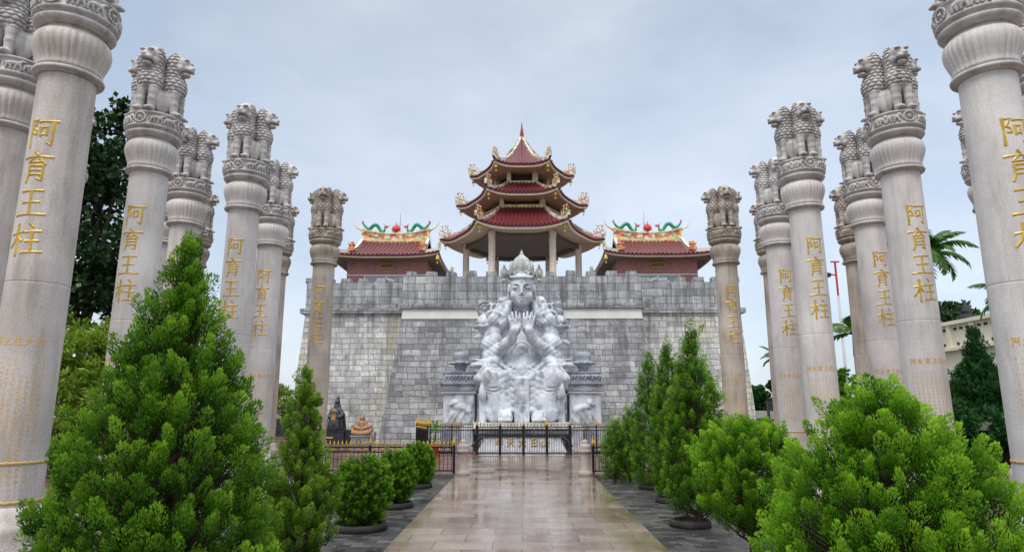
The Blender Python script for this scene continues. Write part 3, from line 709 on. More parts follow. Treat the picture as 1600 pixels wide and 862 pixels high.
    b = MB(); zc = Zr + .98; b.ball((cx, CY_, zc), (.24, .16, .24), 14, 10); b.lathe([(.2, -.36), (.1, -.28), (.16, -.2)], 10, (cx, CY_, zc))
    for a in range(-5, 6):
        an = R(90 + a * 24); b.tube([(cx + .2 * math.cos(an), CY_, zc + .2 * math.sin(an)), (cx + .4 * math.cos(an + .15), CY_, zc + .4 * math.sin(an + .15)) if a else (cx, CY_, zc + .56)], [.07, .008], 6)
    b.build('flaming_pearl', M['red'], rd, o)
    b = MB(); mx_ = cx + mast_dx; b.tube([(mx_, CY_ + .1, Zr + .6), (mx_, CY_ + .1, Zr + 2.25)], [.022, .012], 6); b.tube([(mx_ - .12, CY_ + .1, Zr + 1.45), (mx_ + .12, CY_ + .1, Zr + 1.45)], .012, 5)
    b.build('lightning_rod', M['steel'], h)
    # walls
    Y0 = 43.3
    b = MB(); b.box((cx, 46, 10.5), (5.5, 5.4, 2.95)); b.build('wall', M['brick'], h)
    b = MB(); b.box((cx, Y0 - .02, 10.87), (5.54, .06, .06)); b.build('string_course', M['ridge_white'], h)
    b = MB(); b.box((cx, Y0 - .012, 10.02), (3.0, .05, 1.64)); fp = b.build('door_panel', M['arch_grey'], h)
    b = MB(); b.box((cx, Y0 - .05, 10.84), (3.04, .06, .07)); b.box((cx - 1.5, Y0 - .05, 10.02), (.07, .06, 1.64)); b.box((cx + 1.5, Y0 - .05, 10.02), (.07, .06, 1.64)); b.box((cx, Y0 - .05, 10.72), (.09, .06, .2)); b.build('frame', M['ridge_white'], fp, o)
    b = MB(); A = np.linspace(0, PI, 25); P = [[(cx + r * math.cos(a), y, 9.5 + r * math.sin(a)) for a in A] for r, y in ((.98, Y0 - .04), (.98, Y0 - .1), (1.16, Y0 - .1), (1.16, Y0 - .04))]; b.grid(P, False); b.build('arch', M['ridge_white'], fp, o)
    b = MB(); b.box((cx, Y0 - .05, 11.5), (.95, .08, .34)); pq = b.build('plaque', M['black_stone'], h)
    b = MB()
    for dx, dz, sx_, sz_ in ((0, .16, .99, .045), (0, -.16, .99, .045), (-.475, 0, .045, .36), (.475, 0, .045, .36)): b.box((cx + dx, Y0 - .1, 11.5 + dz), (sx_, .05, sz_))
    b.build('gilt_frame', M['gold'], pq, o)
    b = MB()
    for i, g in enumerate('王中大山'):
        for st in GLYPH[g]: ribbon_flat(b, st, cx - .4 + i * .21, Y0 - .095, 11.41, .17, .18, .03)
    b.build('gilt_lettering', M['gold'], pq, o)
    return h

# ------------------------------------------------------------------ brush-stroke characters
GLYPH = {
 '阿': [[(.13, .93), (.14, .4), (.13, .0)], [(.13, .9), (.36, .92), (.27, .74), (.22, .66)], [(.22, .66), (.36, .56), (.36, .42), (.24, .44)],
       [(.42, .86), (.7, .88), (1.02, .91)], [(.49, .66), (.5, .36)], [(.49, .65), (.7, .68), (.68, .4)], [(.5, .41), (.69, .42)], [(.87, .88), (.87, .3), (.86, .05), (.73, .13)]],
 '育': [[(.44, 1.02), (.54, .91)], [(.02, .82), (.5, .85), (1.0, .86)], [(.44, .84), (.24, .64), (.5, .66), (.72, .69)], [(.62, .78), (.8, .6)],
       [(.28, .54), (.28, .2), (.2, -.02)], [(.28, .53), (.5, .54), (.74, .55), (.73, .04), (.6, .1)], [(.3, .38), (.72, .4)], [(.3, .23), (.72, .25)]],
 '王': [[(.16, .88), (.5, .9), (.86, .92)], [(.24, .5), (.78, .53)], [(.02, .08), (.5, .11), (1.0, .12)], [(.5, .9), (.5, .1)]],
 '柱': [[(.0, .66), (.22, .7), (.44, .73)], [(.24, 1.0), (.24, .5), (.24, -.03)], [(.24, .66), (.14, .42), (-.02, .24)], [(.26, .6), (.4, .44)],
       [(.62, 1.02), (.74, .9)], [(.5, .73), (.72, .76), (.96, .78)], [(.53, .43), (.92, .46)], [(.44, .06), (.72, .09), (1.04, .1)], [(.72, .76), (.72, .08)]],
 '中': [[(.15, .75), (.15, .35)], [(.15, .74), (.85, .75), (.83, .36)], [(.16, .38), (.84, .39)], [(.5, 1.0), (.5, .0)]],
 '大': [[(.05, .64), (.95, .68)], [(.5, 1.0), (.45, .55), (.05, .02)], [(.5, .6), (.72, .25), (.97, .02)]],
 '山': [[(.5, .95), (.5, .1)], [(.12, .6), (.12, .08)], [(.12, .09), (.88, .1)], [(.88, .62), (.88, .05)]],
 '日': [[(.22, .92), (.22, .05)], [(.22, .9), (.8, .91), (.8, .05)], [(.22, .48), (.8, .49)], [(.22, .09), (.8, .1)]],
 '木': [[(.08, .66), (.92, .7)], [(.5, 1.0), (.5, .0)], [(.48, .66), (.3, .35), (.04, .12)], [(.52, .66), (.7, .38), (.96, .14)]],
 '天': [[(.16, .9), (.84, .93)], [(.05, .58), (.95, .61)], [(.5, .9), (.44, .5), (.06, .02)], [(.52, .56), (.74, .24), (.97, .02)]],
 '土': [[(.2, .6), (.8, .63)], [(.5, .98), (.5, .1)], [(.04, .08), (.96, .1)]],
}
def dense(st, step=.12):
    o = [st[0]]
    for a, b_ in zip(st, st[1:]):
        n = max(1, int(math.hypot(b_[0] - a[0], b_[1] - a[1]) / step))
        o += [(a[0] + (b_[0] - a[0]) * i / n, a[1] + (b_[1] - a[1]) * i / n) for i in range(1, n + 1)]
    return o
def ribbon(b, st, place, wd, ridge):
    """brush stroke: two sloping faces meeting in a ridge, heavier at both ends. place(u, v, depth) -> point"""
    p = dense(st); n = len(p); rows = [[], [], [], [], []]
    for i, (u, v_) in enumerate(p):
        a = p[max(i - 1, 0)]; c = p[min(i + 1, n - 1)]; dx, dy = c[0] - a[0], c[1] - a[1]; l = math.hypot(dx, dy) or 1; nx, ny = -dy / l, dx / l
        f = i / max(n - 1, 1); ww = wd * (.78 + .5 * abs(2 * f - 1) ** 2.5) * (.75 if f > .97 else 1) * (1.15 if abs(dy) > abs(dx) else .9)
        for r_, (k, d) in enumerate(((-1, -.004), (-1, ridge * .35), (0, ridge), (1, ridge * .35), (1, -.004))):
            ex = 0 if 0 < i < n - 1 else (-.3 if i == 0 else .3)
            rows[r_].append(place(u + nx * k * ww + dx / l * ex * wd, v_ + ny * k * ww + dy / l * ex * wd, d))
    b.grid(rows, False)
def ribbon_flat(b, st, x0, y, z0, sx, sz, wd):
    ribbon(b, st, lambda u, v_, d: (x0 + u * sx, y - d, z0 + v_ * sz), wd * 2.0, .008)

hall(-9.3, 'left red brick hall on the castle top, lightning rod right of its red pearl', .27)
hall(9.3, 'right red brick hall on the castle top, lightning rod left of its red pearl', -.22)

# ------------------------------------------------------------------ lion pillars
def lion_mesh():
    v = Vol((-.36, -.86, -.04), (.36, .12, 1.62), .015)
    k = .05                                            # front is -y ; u = -y
    v.cone((0, -.10, .2), (0, -.20, .85), .2, .2, k)
    v.ell((0, -.34, .74), (.25, .215, .28), .06)
    v.ell((0, -.29, 1.04), (.205, .19, .30), .06)
    v.ell((0, -.33, 1.27), (.225, .19, .245), .05)
    for s in (-1, 1):
        v.ell((s * .19, -.2, .3), (.1, .2, .26), .05)                     # haunch
        v.cone((s * .118, -.40, .56), (s * .122, -.43, .08), .098, .074, .02)
        v.ell((s * .122, -.475, .05), (.085, .11, .056), .02)
        for q in (-.045, 0, .045): v.ell((s * .122 + q, -.565, .04), (.026, .04, .035), .008)
        v.ell((s * .122, -.44, .28), (.08, .07, .06), .03)
    # mane in overlapping rows of locks
    def rows(X, Y, Z):
        az = np.arctan2(X, -(Y + .2)); m = np.clip((Z - .5) / .08, 0, 1) * np.clip((1.50 - Z) / .06, 0, 1)
        face = np.clip((np.abs(X) - .13) / .03, 0, 1); face = np.where((Y < -.40) & (Z > 1.05), face, 1.)
        row = np.floor(Z / .078); sc = Z + .032 * np.abs(np.sin(az * 7.5 + row * 1.57)); f = (sc / .078) % 1.0
        return (.044 * (f - .5)) * m * face - .006
    v.warp((-.36, -.7, .42), (.36, .1, 1.55), rows)
    v.ell((0, -.46, 1.25), (.178, .165, .175), .02)                      # face
    v.ell((0, -.60, 1.15), (.118, .11, .075), .02)                     # muzzle
    v.ell((0, -.55, 1.03), (.095, .095, .055), .015)                      # jaw
    v.box((0, -.66, 1.082), (.19, .2, .05), .012, .008, 'cut')           # open mouth
    v.cone((0, -.53, 1.29), (0, -.665, 1.195), .055, .045, .02)               # nose bridge
    v.ell((0, -.70, 1.185), (.055, .028, .034), .012)
    for s in (-1, 1):
        v.ell((s * .08, -.59, 1.335), (.07, .05, .028), .012)           # brow
        v.ell((s * .088, -.63, 1.275), (.05, .05, .034), 0, 'cut'); v.ell((s * .088, -.592, 1.272), (.03, .026, .02), .004)
        v.ell((s * .062, -.655, 1.125), (.054, .044, .038), .012)           # lip pads
        v.ell((s * .155, -.33, 1.44), (.05, .034, .056), .02); v.ell((s * .158, -.365, 1.44), (.024, .02, .03), .01, 'cut')
        v.ell((s * .13, -.48, 1.13), (.06, .07, .08), .03)
    return v.mesh('lion', M['cap_grey'], smooth_it=0)
LION = lion_mesh()

def relief_animal(kind):
    """a walking animal in low relief, in a flat slab: x along, z up, y depth (towards -y)"""
    v = Vol((-.24, -.08, -.16), (.24, .04, .16), .0105); k = .012
    big = kind == 'elephant'
    v.ell((0, 0, .02), (.13 if not big else .14, .05, .062 if not big else .085), k)
    hx = .15
    if big:
        v.ell((hx, 0, .06), (.06, .05, .065), k); v.path([(hx + .04, -.01, .05), (hx + .075, -.01, -.02), (hx + .07, -.01, -.09)], [.026, .02, .014], k)
    else:
        v.path([(.1, 0, .04), (.15, 0, .1)], [.045, .035], k); v.ell((.18, -.01, .1), (.05, .04, .03), k); v.path([(.15, 0, .12), (.16, 0, .145)], [.015, .006], k)
    for x, f in ((-.1, -.02), (-.06, .02), (.07, -.03), (.11, .03)):
        v.path([(x, -.01, 0), (x + f, -.01, -.07), (x + f * 1.2, -.01, -.13)], [.034, .024, .018] if not big else [.042, .034, .03], k)
    v.path([(-.13, 0, .04), (-.17, 0, 0), (-.18, 0, -.05)], [.014, .01, .012], k)
    return v.nets()
A1, A2 = relief_animal('bull'), relief_animal('elephant')

def abacus_mb():
    b = MB()
    b.lathe([(.20, -.005), (.47, .0), (.475, -.03), (.555, -.035), (.565, -.05), (.565, -.075), (.545, -.085), (.545, -.30), (.56, -.312), (.565, -.335), (.545, -.365), (.50, -.385), (.50, -.40), (.535, -.425), (.54, -.455), (.50, -.51), (.44, -.535)], 48)
    return b
def abacus_relief():
    V, F = [], []; n0 = 0
    def put(v, f):
        nonlocal n0; V.append(v); F.append(f + n0); n0 += len(v)
    def wrap(P, a):   # P: x along arc, y depth outward negative, z
        th = a + P[:, 0] / .55; r = .548 - P[:, 1]
        return np.stack([r * np.sin(th), -r * np.cos(th), P[:, 2] - .19], 1)
    b = MB()
    for q in range(4):
        a = q * PI / 2
        for i, (A, off) in enumerate(((A1, .30), (A2, -.30))) if q % 2 == 0 else enumerate(((A2, .30), (A1, -.30))):
            v = A[0].copy(); 
            if off < 0: pass
            v[:, 1] *= .8; v[:, 0] = v[:, 0] * .8 + off * 1.02; v[:, 2] *= .72; put(wrap(v, a), A[1])
        # wheel
        bb = MB(); bb.tube([(.105 * math.cos(t), -.012, .105 * math.sin(t)) for t in np.linspace(0, 2 * PI, 25)], .018, 6, False)
        bb.ball((0, -.015, 0), .032, 8, 5)
        for s in range(8): t = s * PI / 4; bb.tube([(0, -.01, 0), (.1 * math.cos(t), -.01, .1 * math.sin(t))], .0085, 5)
        P = wrap(np.array(bb.v), a); b.add(P, bb.f, True)
    for v, f in zip(V, F): pass
    Vv = np.concatenate(V); Ff = np.concatenate(F)
    b.add(Vv, Ff, True); return b

def bell_fn(r, z, a):
    q = abs(math.cos(a * 17)) ** .55 - .62
    return r * (1 + .062 * q * math.sin(PI * min(1, max(0, (z + .03) / .6))) ** .6)
SH = 6.82       # underside of the bell ring
b = MB(); b.lathe([(.40, .0), (.40, .02), (.455, .03), (.465, .06), (.45, .09), (.405, .105), (.405, .125)], 48, fn=None)
RING = b.mesh('bell_ring', M['cap_grey'])
b = MB(); pr = [(.40, 0), (.43, .02), (.415, .06), (.425, .13), (.465, .24), (.495, .34), (.505, .42), (.49, .51), (.45, .57), (.40, .60), (.40, .64)]
b.lathe(pr, 192, fn=bell_fn); BELL = b.mesh('bell_capital', M['cap_grey'])
ABAC = abacus_mb().mesh('abacus', M['cap_grey']); RELIEF = abacus_relief().mesh('frieze_relief', M['cap_grey'])
b = MB(); b.lathe([(.388, .80), (.3868, 1.1), (.384, 2.0), (.3812, 3.0), (.3795, 3.68), (.3792, 3.715), (.3786, 3.720), (.3745, 3.724), (.3745, 3.736), (.3786, 3.740), (.379, 3.745), (.3788, 3.78), (.376, 4.6), (.370, 5.8), (.364, 6.9)], 64); SHAFT = b.mesh('shaft', M['col_grey'])
b = MB(); b.lathe([(.62, -.16), (.62, .12), (.56, .2), (.56, .3), (.5, .42), (.52, .5), (.5, .58), (.44, .66), (.42, .78), (.388, .80)], 48); BASE = b.mesh('plinth', M['col_grey'])
def rad(z): return .388 - .024 * max(0, z - .8) / 6.1
def wrapc(u0, z0, s, sz=None):
    sz = sz or s
    def f(u, v_, d):
        z = z0 + v_ * sz; r = rad(z) + d; th = (u0 + u * s) / rad(z); return (r * math.sin(th), -r * math.cos(th), z)
    return f
CHARS = []
for i, g in enumerate('阿育王柱'):
    b = MB(); z0 = 6.09 - .43 - i * .522
    for st in GLYPH[g]: ribbon(b, st, wrapc(-.205, z0, .41, .43), .047, .014)
    CHARS.append(b.mesh('gold_character', M['gold']))
BANDS = []
for z in (1.345, .855):
    b = MB(); n = 64
    P = []
    for zz_, d in ((z - .022, .0015), (z - .014, .010), (z + .014, .010), (z + .022, .0015)):
        P.append([((rad(z) + d * (1 + .4 * math.sin(j * 2.9))) * math.cos(2 * PI * j / n), (rad(z) + d) * math.sin(2 * PI * j / n), zz_ + .006 * math.sin(j * 3.7)) for j in range(n)])
    b.grid(P, True, True); BANDS.append(b.mesh('gold_band', M['gold_dull']))
random.seed(11); KEYS = '中大山日木天土王'
b = MB()
for i in range(7):
    g = '阿木育王柱大中'[i]
    for st in GLYPH[g]: ribbon(b, st, wrapc(-.44 + i * .127, 2.86, .108, .12), .095, .004)
HEADER = b.mesh('header_text', M['gold_dull'])
b = MB()
for c in range(12):
    u = .44 - c * .078; zt_ = 2.66 if c not in (2, 3) else 2.42; n = random.choice((16, 17, 18)) if c < 10 else 10
    for r_ in range(n):
        g = random.choice(KEYS)
        for st in GLYPH[g]: 
            p = [st[0], st[-1]] if len(st) > 2 and r_ % 2 else st
            ribbon(b, p, wrapc(u - .024, zt_ - r_ * .066, .048, .052), .09, .002)
for c in range(10):
    u = .40 - c * .088
    for r_ in range(3):
        for st in GLYPH[random.choice(KEYS)]: ribbon(b, [st[0], st[-1]], wrapc(u - .022, 1.24 - r_ * .075, .05, .055), .08, .002)
TEXT = b.mesh('inscription', M['gold_dull'])

def add_part(name, me, parent, m=None, z=0., rz=0.):
    o = link(name, me, parent); o.location = (0, 0, z); o.rotation_euler = (0, 0, rz)
    if m is not None: o.material_slots[0].link = 'OBJECT'; o.material_slots[0].material = m
    return o
def pillar(x, y, label, tone):
    t = thing('lion_pillar', label, 'pillar', (x, y, 0), 0, 'stone pillars with lion capitals either side of the path')
    m = M['col_' + tone]; cm = M['cap_brown' if tone == 'brown' else 'cap_grey']
    add_part('plinth', BASE, t, m); add_part('shaft', SHAFT, t, m)
    bl = add_part('bell_capital', BELL, t, cm if tone == 'brown' else m, SH + .105); r_ = add_part('bell_ring', RING, bl, cm); r_.location = (0, 0, -.105)
    ab = add_part('abacus', ABAC, t, cm, 8.10); add_part('frieze_relief', RELIEF, ab, cm)
    for q in range(4): add_part('lion', LION, t, cm, 8.095, q * PI / 2)
    for me in CHARS: add_part('gold_character', me, t)
    for me in BANDS: add_part('gold_band', me, t)
    add_part('header_text', HEADER, t); add_part('inscription', TEXT, t)
    return t
PIL = [
 (-6.80, 8.80, 'nearest pillar on the left, its lions cut off by the top edge', 'warm'),
 (-7.86, 12.80, 'second gold lettered pillar from the left, rising just left of the tall cypress tip', 'grey'),
 (-6.98, 15.45, 'pillar just right of the tall left cypress, larger front one of a pair', 'grey'),
 (-6.87, 21.76, 'slim brownish pillar standing before the left end of the castle wall', 'brown'),
 (-7.75, 19.16, 'left pillar tucked close behind the one beside the big cypress, its gold letters lower', 'grey'),
 (-9.16, 16.77, 'left pillar whose shaft hides behind the big cypress tip, only its capital clear', 'grey'),
 (-9.14, 10.60, 'pillar at the far left edge, lion legs visible, standing behind the nearest left pillar', 'warm'),
 (-10.75, 12.90, 'left pillar almost wholly hidden between the two nearest left shafts', 'grey'),
 (-9.14, 23.30, 'left background pillar peeking out right of the pair beside the big cypress, mossy lion head', 'brown'),
 (-10.95, 18.80, 'thin sliver of a left background pillar seen beside the big cypress tip', 'grey'),
 (-11.75, 15.40, 'left background pillar before the dark leafy tree, one lion snout showing beside the nearest shaft', 'warm'),
 (-11.55, 21.90, 'left background pillar with a weathered lion head behind the capital above the cypress tip', 'brown'),
 (6.96, 8.95, 'nearest pillar on the right, its lions cut off by the top edge', 'grey'),
 (7.98, 13.00, 'tall right pillar with full lion capital, palm fronds showing just right of its letters', 'grey'),
 (7.07, 15.55, 'right pillar with lions against open sky, frontmost of the pair near the castle', 'grey'),
 (7.08, 21.88, 'slim brownish pillar standing before the right end of the castle wall', 'brown'),
 (7.88, 19.31, 'right pillar partly hidden behind the left side of a taller one near the castle', 'grey'),
 (9.46, 17.05, 'right pillar half hidden behind the tall one by the palm, lamp post on its left', 'grey'),
 (9.40, 10.70, 'pillar at the far right edge, mostly hidden behind the nearest right pillar', 'grey'),
 (10.95, 13.20, 'right pillar hidden behind the nearest right shaft', 'grey'),
 (9.30, 23.40, 'right background pillar with a weathered lion head left of the pair near the castle', 'brown'),
 (11.10, 19.20, 'right background pillar hidden behind the half covered one by the palm', 'grey'),
 (11.75, 15.50, 'right background pillar, only a lion snout and bell edge left of the nearest right shaft', 'grey'),
 (11.50, 21.70, 'right background pillar with a tan lion head, beside the lamp post', 'brown'),
]
for x, y, lb, tone in PIL: pillar(x, y, lb, tone)

# ------------------------------------------------------------------ great seated statue
def statue():
    t = thing('seated_deity_statue', 'huge white marble crowned deity seated with hands pressed together before the castle wall', 'statue', (0, 32, 0)); o = (0, 32, 0)
    v = Vol((-3.0, 30.2, 1.1), (3.0, 34.9, 7.6), .045)
    # seat block and torso
    v.box((0, 33.6, 2.4), (4.0, 2.2, 2.6), .08)
    v.ell((0, 33.2, 4.9), (1.25, .85, 1.7), .1); v.ell((0, 33.1, 3.9), (1.55, 1.0, .8), .15)
    v.ell((0, 32.75, 4.15), (.9, .7, .75), .15)
    v.cone((0, 33.1, 6.2), (0, 32.9, 7.3), .55, .5, .1)
    for s in (-1, 1):
        v.cone((0, 33.2, 6.1), (s * 1.35, 33.1, 5.75), .5, .52, .15)
        v.cone((s * 1.42, 33.0, 5.75), (s * 1.62, 32.55, 4.5), .50, .40, .12)
        v.cone((s * 1.56, 32.45, 4.48), (s * .5, 31.72, 5.28), .40, .25, .05)
        # arm bracelets and sleeve ripples
        for f in (.2, .32, .44): 
            a = np.array((s * 1.56, 32.45, 4.48)) * (1 - f) + np.array((s * .48, 31.75, 5.45)) * f; v.ell(a, (.36 - f * .12, .36 - f * .1, .12), .03, rot=(0, s * .85, 0))
        v.cone((s * 1.38, 32.75, 5.3), (s * 1.62, 32.55, 5.1), .44, .44, .02)
        # thigh, shin under robe, foot
        v.cone((s * .8, 33.2, 3.55), (s * 1.55, 31.75, 3.42), .7, .50, .1)
        v.ell((s * 1.58, 31.55, 3.45), (.40, .36, .48), .08)
        v.cone((s * 1.5, 31.7, 3.3), (s * .95, 31.75, 1.95), .46, .52, .1)
        v.cone((s * 1.15, 31.75, 2.3), (s * 1.2, 31.75, 1.8), .55, .62, .1)
        v.ell((s * .80, 31.2, 1.5), (.37, .55, .36), .03)
        for i in range(5): v.ell((s * (.80 + (i - 2) * .135), 30.70 + abs(i - 2) * .03, 1.4), (.07, .13, .095), .01)
        # sleeve draped from the elbow to the knee and the flying scarf ends
        v.cone((s * 1.5, 32.5, 4.35), (s * 1.0, 32.2, 4.0), .32, .22, .08); v.cone((s * 1.3, 32.2, 4.3), (s * 1.6, 31.9, 3.95), .3, .34, .08)
        v.ell((s * 1.75, 32.1, 4.16), (.55, .3, .2), .06); v.ell((s * 2.12, 32.0, 4.02), (.46, .2, .17), .02); v.ell((s * 2.12, 31.86, 4.03), (.24, .1, .08), .01); v.path([(s * 1.5, 32.0, 4.3), (s * 2.1, 31.95, 4.26), (s * 2.5, 32.0, 4.34)], [.08, .07, .04], .02)
        v.path([(s * 1.25, 31.85, 3.98), (s * 1.6, 31.5, 3.95), (s * 1.95, 31.55, 3.75), (s * 2.08, 31.7, 3.2)], [.09, .1, .1, .06], .02)
        v.path([(s * 1.75, 31.7, 3.9), (s * 2.1, 31.65, 3.35), (s * 2.15, 31.75, 2.95)], [.2, .24, .1], .08)
        v.path([(s * 1.85, 31.6, 3.3), (s * 1.9, 31.5, 2.85)], [.1, .17], .05); v.ell((s * 1.9, 31.5, 2.62), (.2, .2, .32), .05)
        v.box((s * 1.9, 31.9, 1.9), (.36, .6, 1.5), .04, .02)
        # hand : palm, four fingers, thumb
        v.cone((s * .46, 31.66, 5.3), (s * .35, 31.46, 5.72), .22, .23, .05); v.ell((s * .31, 31.42, 5.74), (.27, .14, .31), .04)
        for i, (l, ln) in enumerate(((.10, .58), (.24, .64), (.37, .60), (.48, .48))):
            ln *= 1.05; b0 = np.array((s * (.09 + i * .14), 31.40, 5.9)); b1 = b0 + np.array((s * (.01 + i * .02), -.05, ln * .55)); b2 = b1 + np.array((s * (.005 + i * .022), .05, ln * .5))
            v.path([b0, b1, b2], [.08, .072, .048], .008)
        v.path([(s * .22, 31.34, 5.6), (s * .1, 31.24, 5.8), (s * .07, 31.22, 6.03)], [.1, .08, .05], .02)
        # hair rolling over the shoulders
        v.path([(s * .78, 32.9, 7.9), (s * .92, 32.85, 7.3), (s * 1.15, 32.8, 6.75), (s * 1.42, 32.75, 6.35), (s * 1.66, 32.75, 6.1)], [.22, .28, .36, .34, .2], .12)
        v.path([(s * .62, 32.5, 7.2), (s * .8, 32.4, 6.6), (s * .95, 32.4, 6.15), (s * 1.0, 32.4, 5.85)], [.16, .22, .2, .08], .08)
        for dx, z, r_ in ((1.08, 7.22, .15), (1.38, 6.98, .17), (1.0, 6.85, .13), (1.62, 6.62, .15)): v.torus((s * dx, 32.55, z), r_, .065, 1, .05)
        v.path([(s * 1.4, 32.7, 7.0), (s * 1.62, 32.7, 7.18), (s * 1.72, 32.7, 7.1)], [.12, .08, .04], .05)
    # chest pendant, sash, centre panel
    v.torus((0, 32.38, 4.75), .46, .06, 1, .03); v.torus((0, 32.32, 4.8), .25, .045, 1, .02); v.ell((0, 32.4, 4.8), (.28, .12, .3), .05); v.ell((0, 32.3, 4.95), (.1, .1, .12), .02); v.ell((0, 32.3, 4.62), (.12, .1, .1), .02)
    for i in range(9): a = PI * (i / 8); v.ell((.75 * math.cos(a), 32.35 + .18 * abs(math.cos(a)), 6.45 - .42 * math.sin(a)), (.085, .08, .085), .02)
    v.box((0, 32.0, 2.75), (2.0, 1.0, 2.1), .25, .15)
    v.cone((0, 32.5, 3.95), (0, 31.95, 3.1), .62, .55, .2)
    for s in (-1, 1): v.cone((s * .55, 32.2, 3.6), (s * .5, 31.85, 1.9), .45, .48, .15)
    # cloth folds carved into the surface
    def cx_(Z): return 1.05 + .5 * np.clip((Z - 1.9) / 1.5, 0, 1)
    def sm(x, a, b_): return np.clip((x - a) / (b_ - a), 0, 1)
    def folds(X, Y, Z):
        ax = np.abs(X); q = (ax - cx_(Z)) / .5
        cr = lambda ph: np.exp(-np.sin(ph / 2) ** 2 * 9)
        legs = .08 * cr((Z - .20 * q * q) * 2 * PI / .17) * sm(Z, 2.55, 2.7) * (1 - sm(Z, 3.02, 3.1)) * (1 - sm(np.abs(q), .8, 1.0))
        hem = .045 * cr(ax * 2 * PI / .21) * sm(Z, 1.5, 1.65) * (1 - sm(Z, 2.0, 2.6)) * sm(ax, .42, .5)
        mid = .0 * cr((Z + .62 * ax + .10 * np.sin(ax * 16) + .04 * np.sin(Z * 9)) * 2 * PI / .33) * sm(ax, .40, .46) * (1 - sm(ax, .95, 1.15)) * sm(Z, 1.9, 2.1) * (1 - sm(Z, 3.6, 3.8))
        lap = .05 * cr((Z - .5 * ax + .05 * np.sin(ax * 9)) * 2 * PI / .34) * sm(Z, 3.6, 3.75) * (1 - sm(Z, 4.15, 4.3)) * sm(ax, .35, .5) * (1 - sm(ax, 1.5, 1.7))
        side = .0 * cr((Z * 1.2 + ax) * 2 * PI / .32) * sm(ax, 1.78, 1.86) * sm(Z, 2.9, 3.0) * (1 - sm(Z, 4.4, 4.5))
        hair = .028 * np.sin(ax * 17 + 1.6 * np.sin(Z * 6)) * np.sin(Z * 15 + 1.8 * np.sin(ax * 5)) * sm(ax, .66, .8) * sm(Z, 5.85, 6.1) * (1 - sm(Z, 7.5, 7.9))
        arm = .04 * cr((Z - .7 * ax) * 2 * PI / .26) * sm(ax, .95, 1.1) * sm(Z, 4.3, 4.5) * (1 - sm(Z, 5.3, 5.5))
        return (legs + hem + mid + lap + side + hair + arm) * (1 - sm(Y, 32.9, 33.2))
    v.warp((-2.9, 30.4, 1.2), (2.9, 33.3, 7.5), folds)
    for s in (-1, 1):          # stepped cascades of cloth between knees and centre panel
        for i in range(6):
            z = 3.55 - i * .30; v.ell((s * (.86 - i * .035), 31.56 - i * .022, z), (.30, .16, .21), .012, rot=(0, s * .5, 0)); v.ell((s * (.52 - i * .005), 31.50 - i * .02, z - .16), (.17, .13, .2), .012, rot=(0, s * .35, 0))
        for i in range(4): z = 3.2 - i * .34; v.ell((s * (1.16 - .05 * i), 31.40, z - .25), (.16, .12, .22), .012, rot=(0, s * .4, 0))
        for i in range(6): x = s * (1.05 + i * .12); v.ell((x, 31.30 + .03 * i, 1.78 + .03 * (i % 2)), (.085, .16, .13), .01)
        for i in range(3): v.ell((s * (.62 - i * .06), 31.30, 1.8 + .02 * i), (.12, .16, .12), .01)
    v.box((0, 31.36, 2.35), (.74, .2, 2.1), .03, .01)
    for z in (3.32, 3.14, 2.84): v.box((0, 31.26, z), (.66, .04, .04), .012, .01)
    for x in (-.2, -.07, .07, .2): v.box((x, 31.25, 2.42), (.06, .06, .55), .015, .01)
    for i in range(3): v.box((0, 31.25, 2.06 - i * .09), (.72, .06, .045), .01, .01)
    for i in range(7): v.box((-.33 + i * .11, 31.25, 1.56), (.07, .06, .58), .02, .01)
    v.path([(-.62, 31.85, 4.1), (0, 31.5, 3.6), (.62, 31.85, 4.1)], [.06, .09, .06], .06); v.ell((0, 31.6, 3.78), (.28, .16, .28), .06)
    for s in (-1, 1):
        v.path([(s * 1.0, 31.95, 4.05), (s * .6, 31.65, 3.75), (s * .3, 31.6, 3.95)], [.05, .07, .05], .05)
    v.cone((0, 31.6, 1.2), (0, 31.6, 1.35), .1, .1)
    body = link('body', v.mesh('body', M['marble'], o), t)
    # head
    v = Vol((-1.3, 31.4, 6.6), (1.3, 34, 9.0), .03)
    v.ell((0, 32.65, 8.0), (.67, .78, .98), .05); v.ell((0, 32.36, 7.47), (.54, .5, .42), .14); v.cone((0, 32.95, 6.7), (0, 32.85, 7.5), .5, .48, .08)
    v.ell((0, 32.05, 7.25), (.24, .15, .12), .14)                                                        # chin
    v.cone((0, 31.95, 8.22), (0, 31.78, 7.78), .05, .075, .05); v.ell((0, 31.78, 7.75), (.08, .09, .06), .03)
    for s in (-1, 1):
        v.ell((s * .1, 31.82, 7.69), (.065, .07, .05), .03)
        v.ell((s * .33, 31.96, 8.03), (.23, .09, .12), .05, 'cut'); v.ell((s * .33, 32.05, 8.02), (.20, .15, .11), .03)   # heavy-lidded eye
        v.box((s * .33, 31.885, 7.965), (.34, .05, .022), .008, .006, 'cut')
        v.path([(s * .12, 31.93, 8.16), (s * .3, 31.93, 8.23), (s * .52, 32.08, 8.14)], [.035, .045, .02], .02)
        v.ell((s * .40, 32.12, 7.62), (.24, .2, .22), .14)
        v.ell((s * .72, 32.7, 7.9), (.1, .2, .32), .03); v.ell((s * .74, 32.62, 7.4), (.085, .13, .34), .04); v.torus((s * .76, 32.5, 7.14), .1, .04, 1, .02)
    v.path([(-.2, 31.93, 7.50), (-.05, 31.85, 7.52), (.05, 31.85, 7.52), (.2, 31.93, 7.50)], [.02, .05, .05, .02], .02); v.path([(-.14, 31.93, 7.42), (0, 31.86, 7.395), (.14, 31.93, 7.42)], [.03, .055, .03], .02)
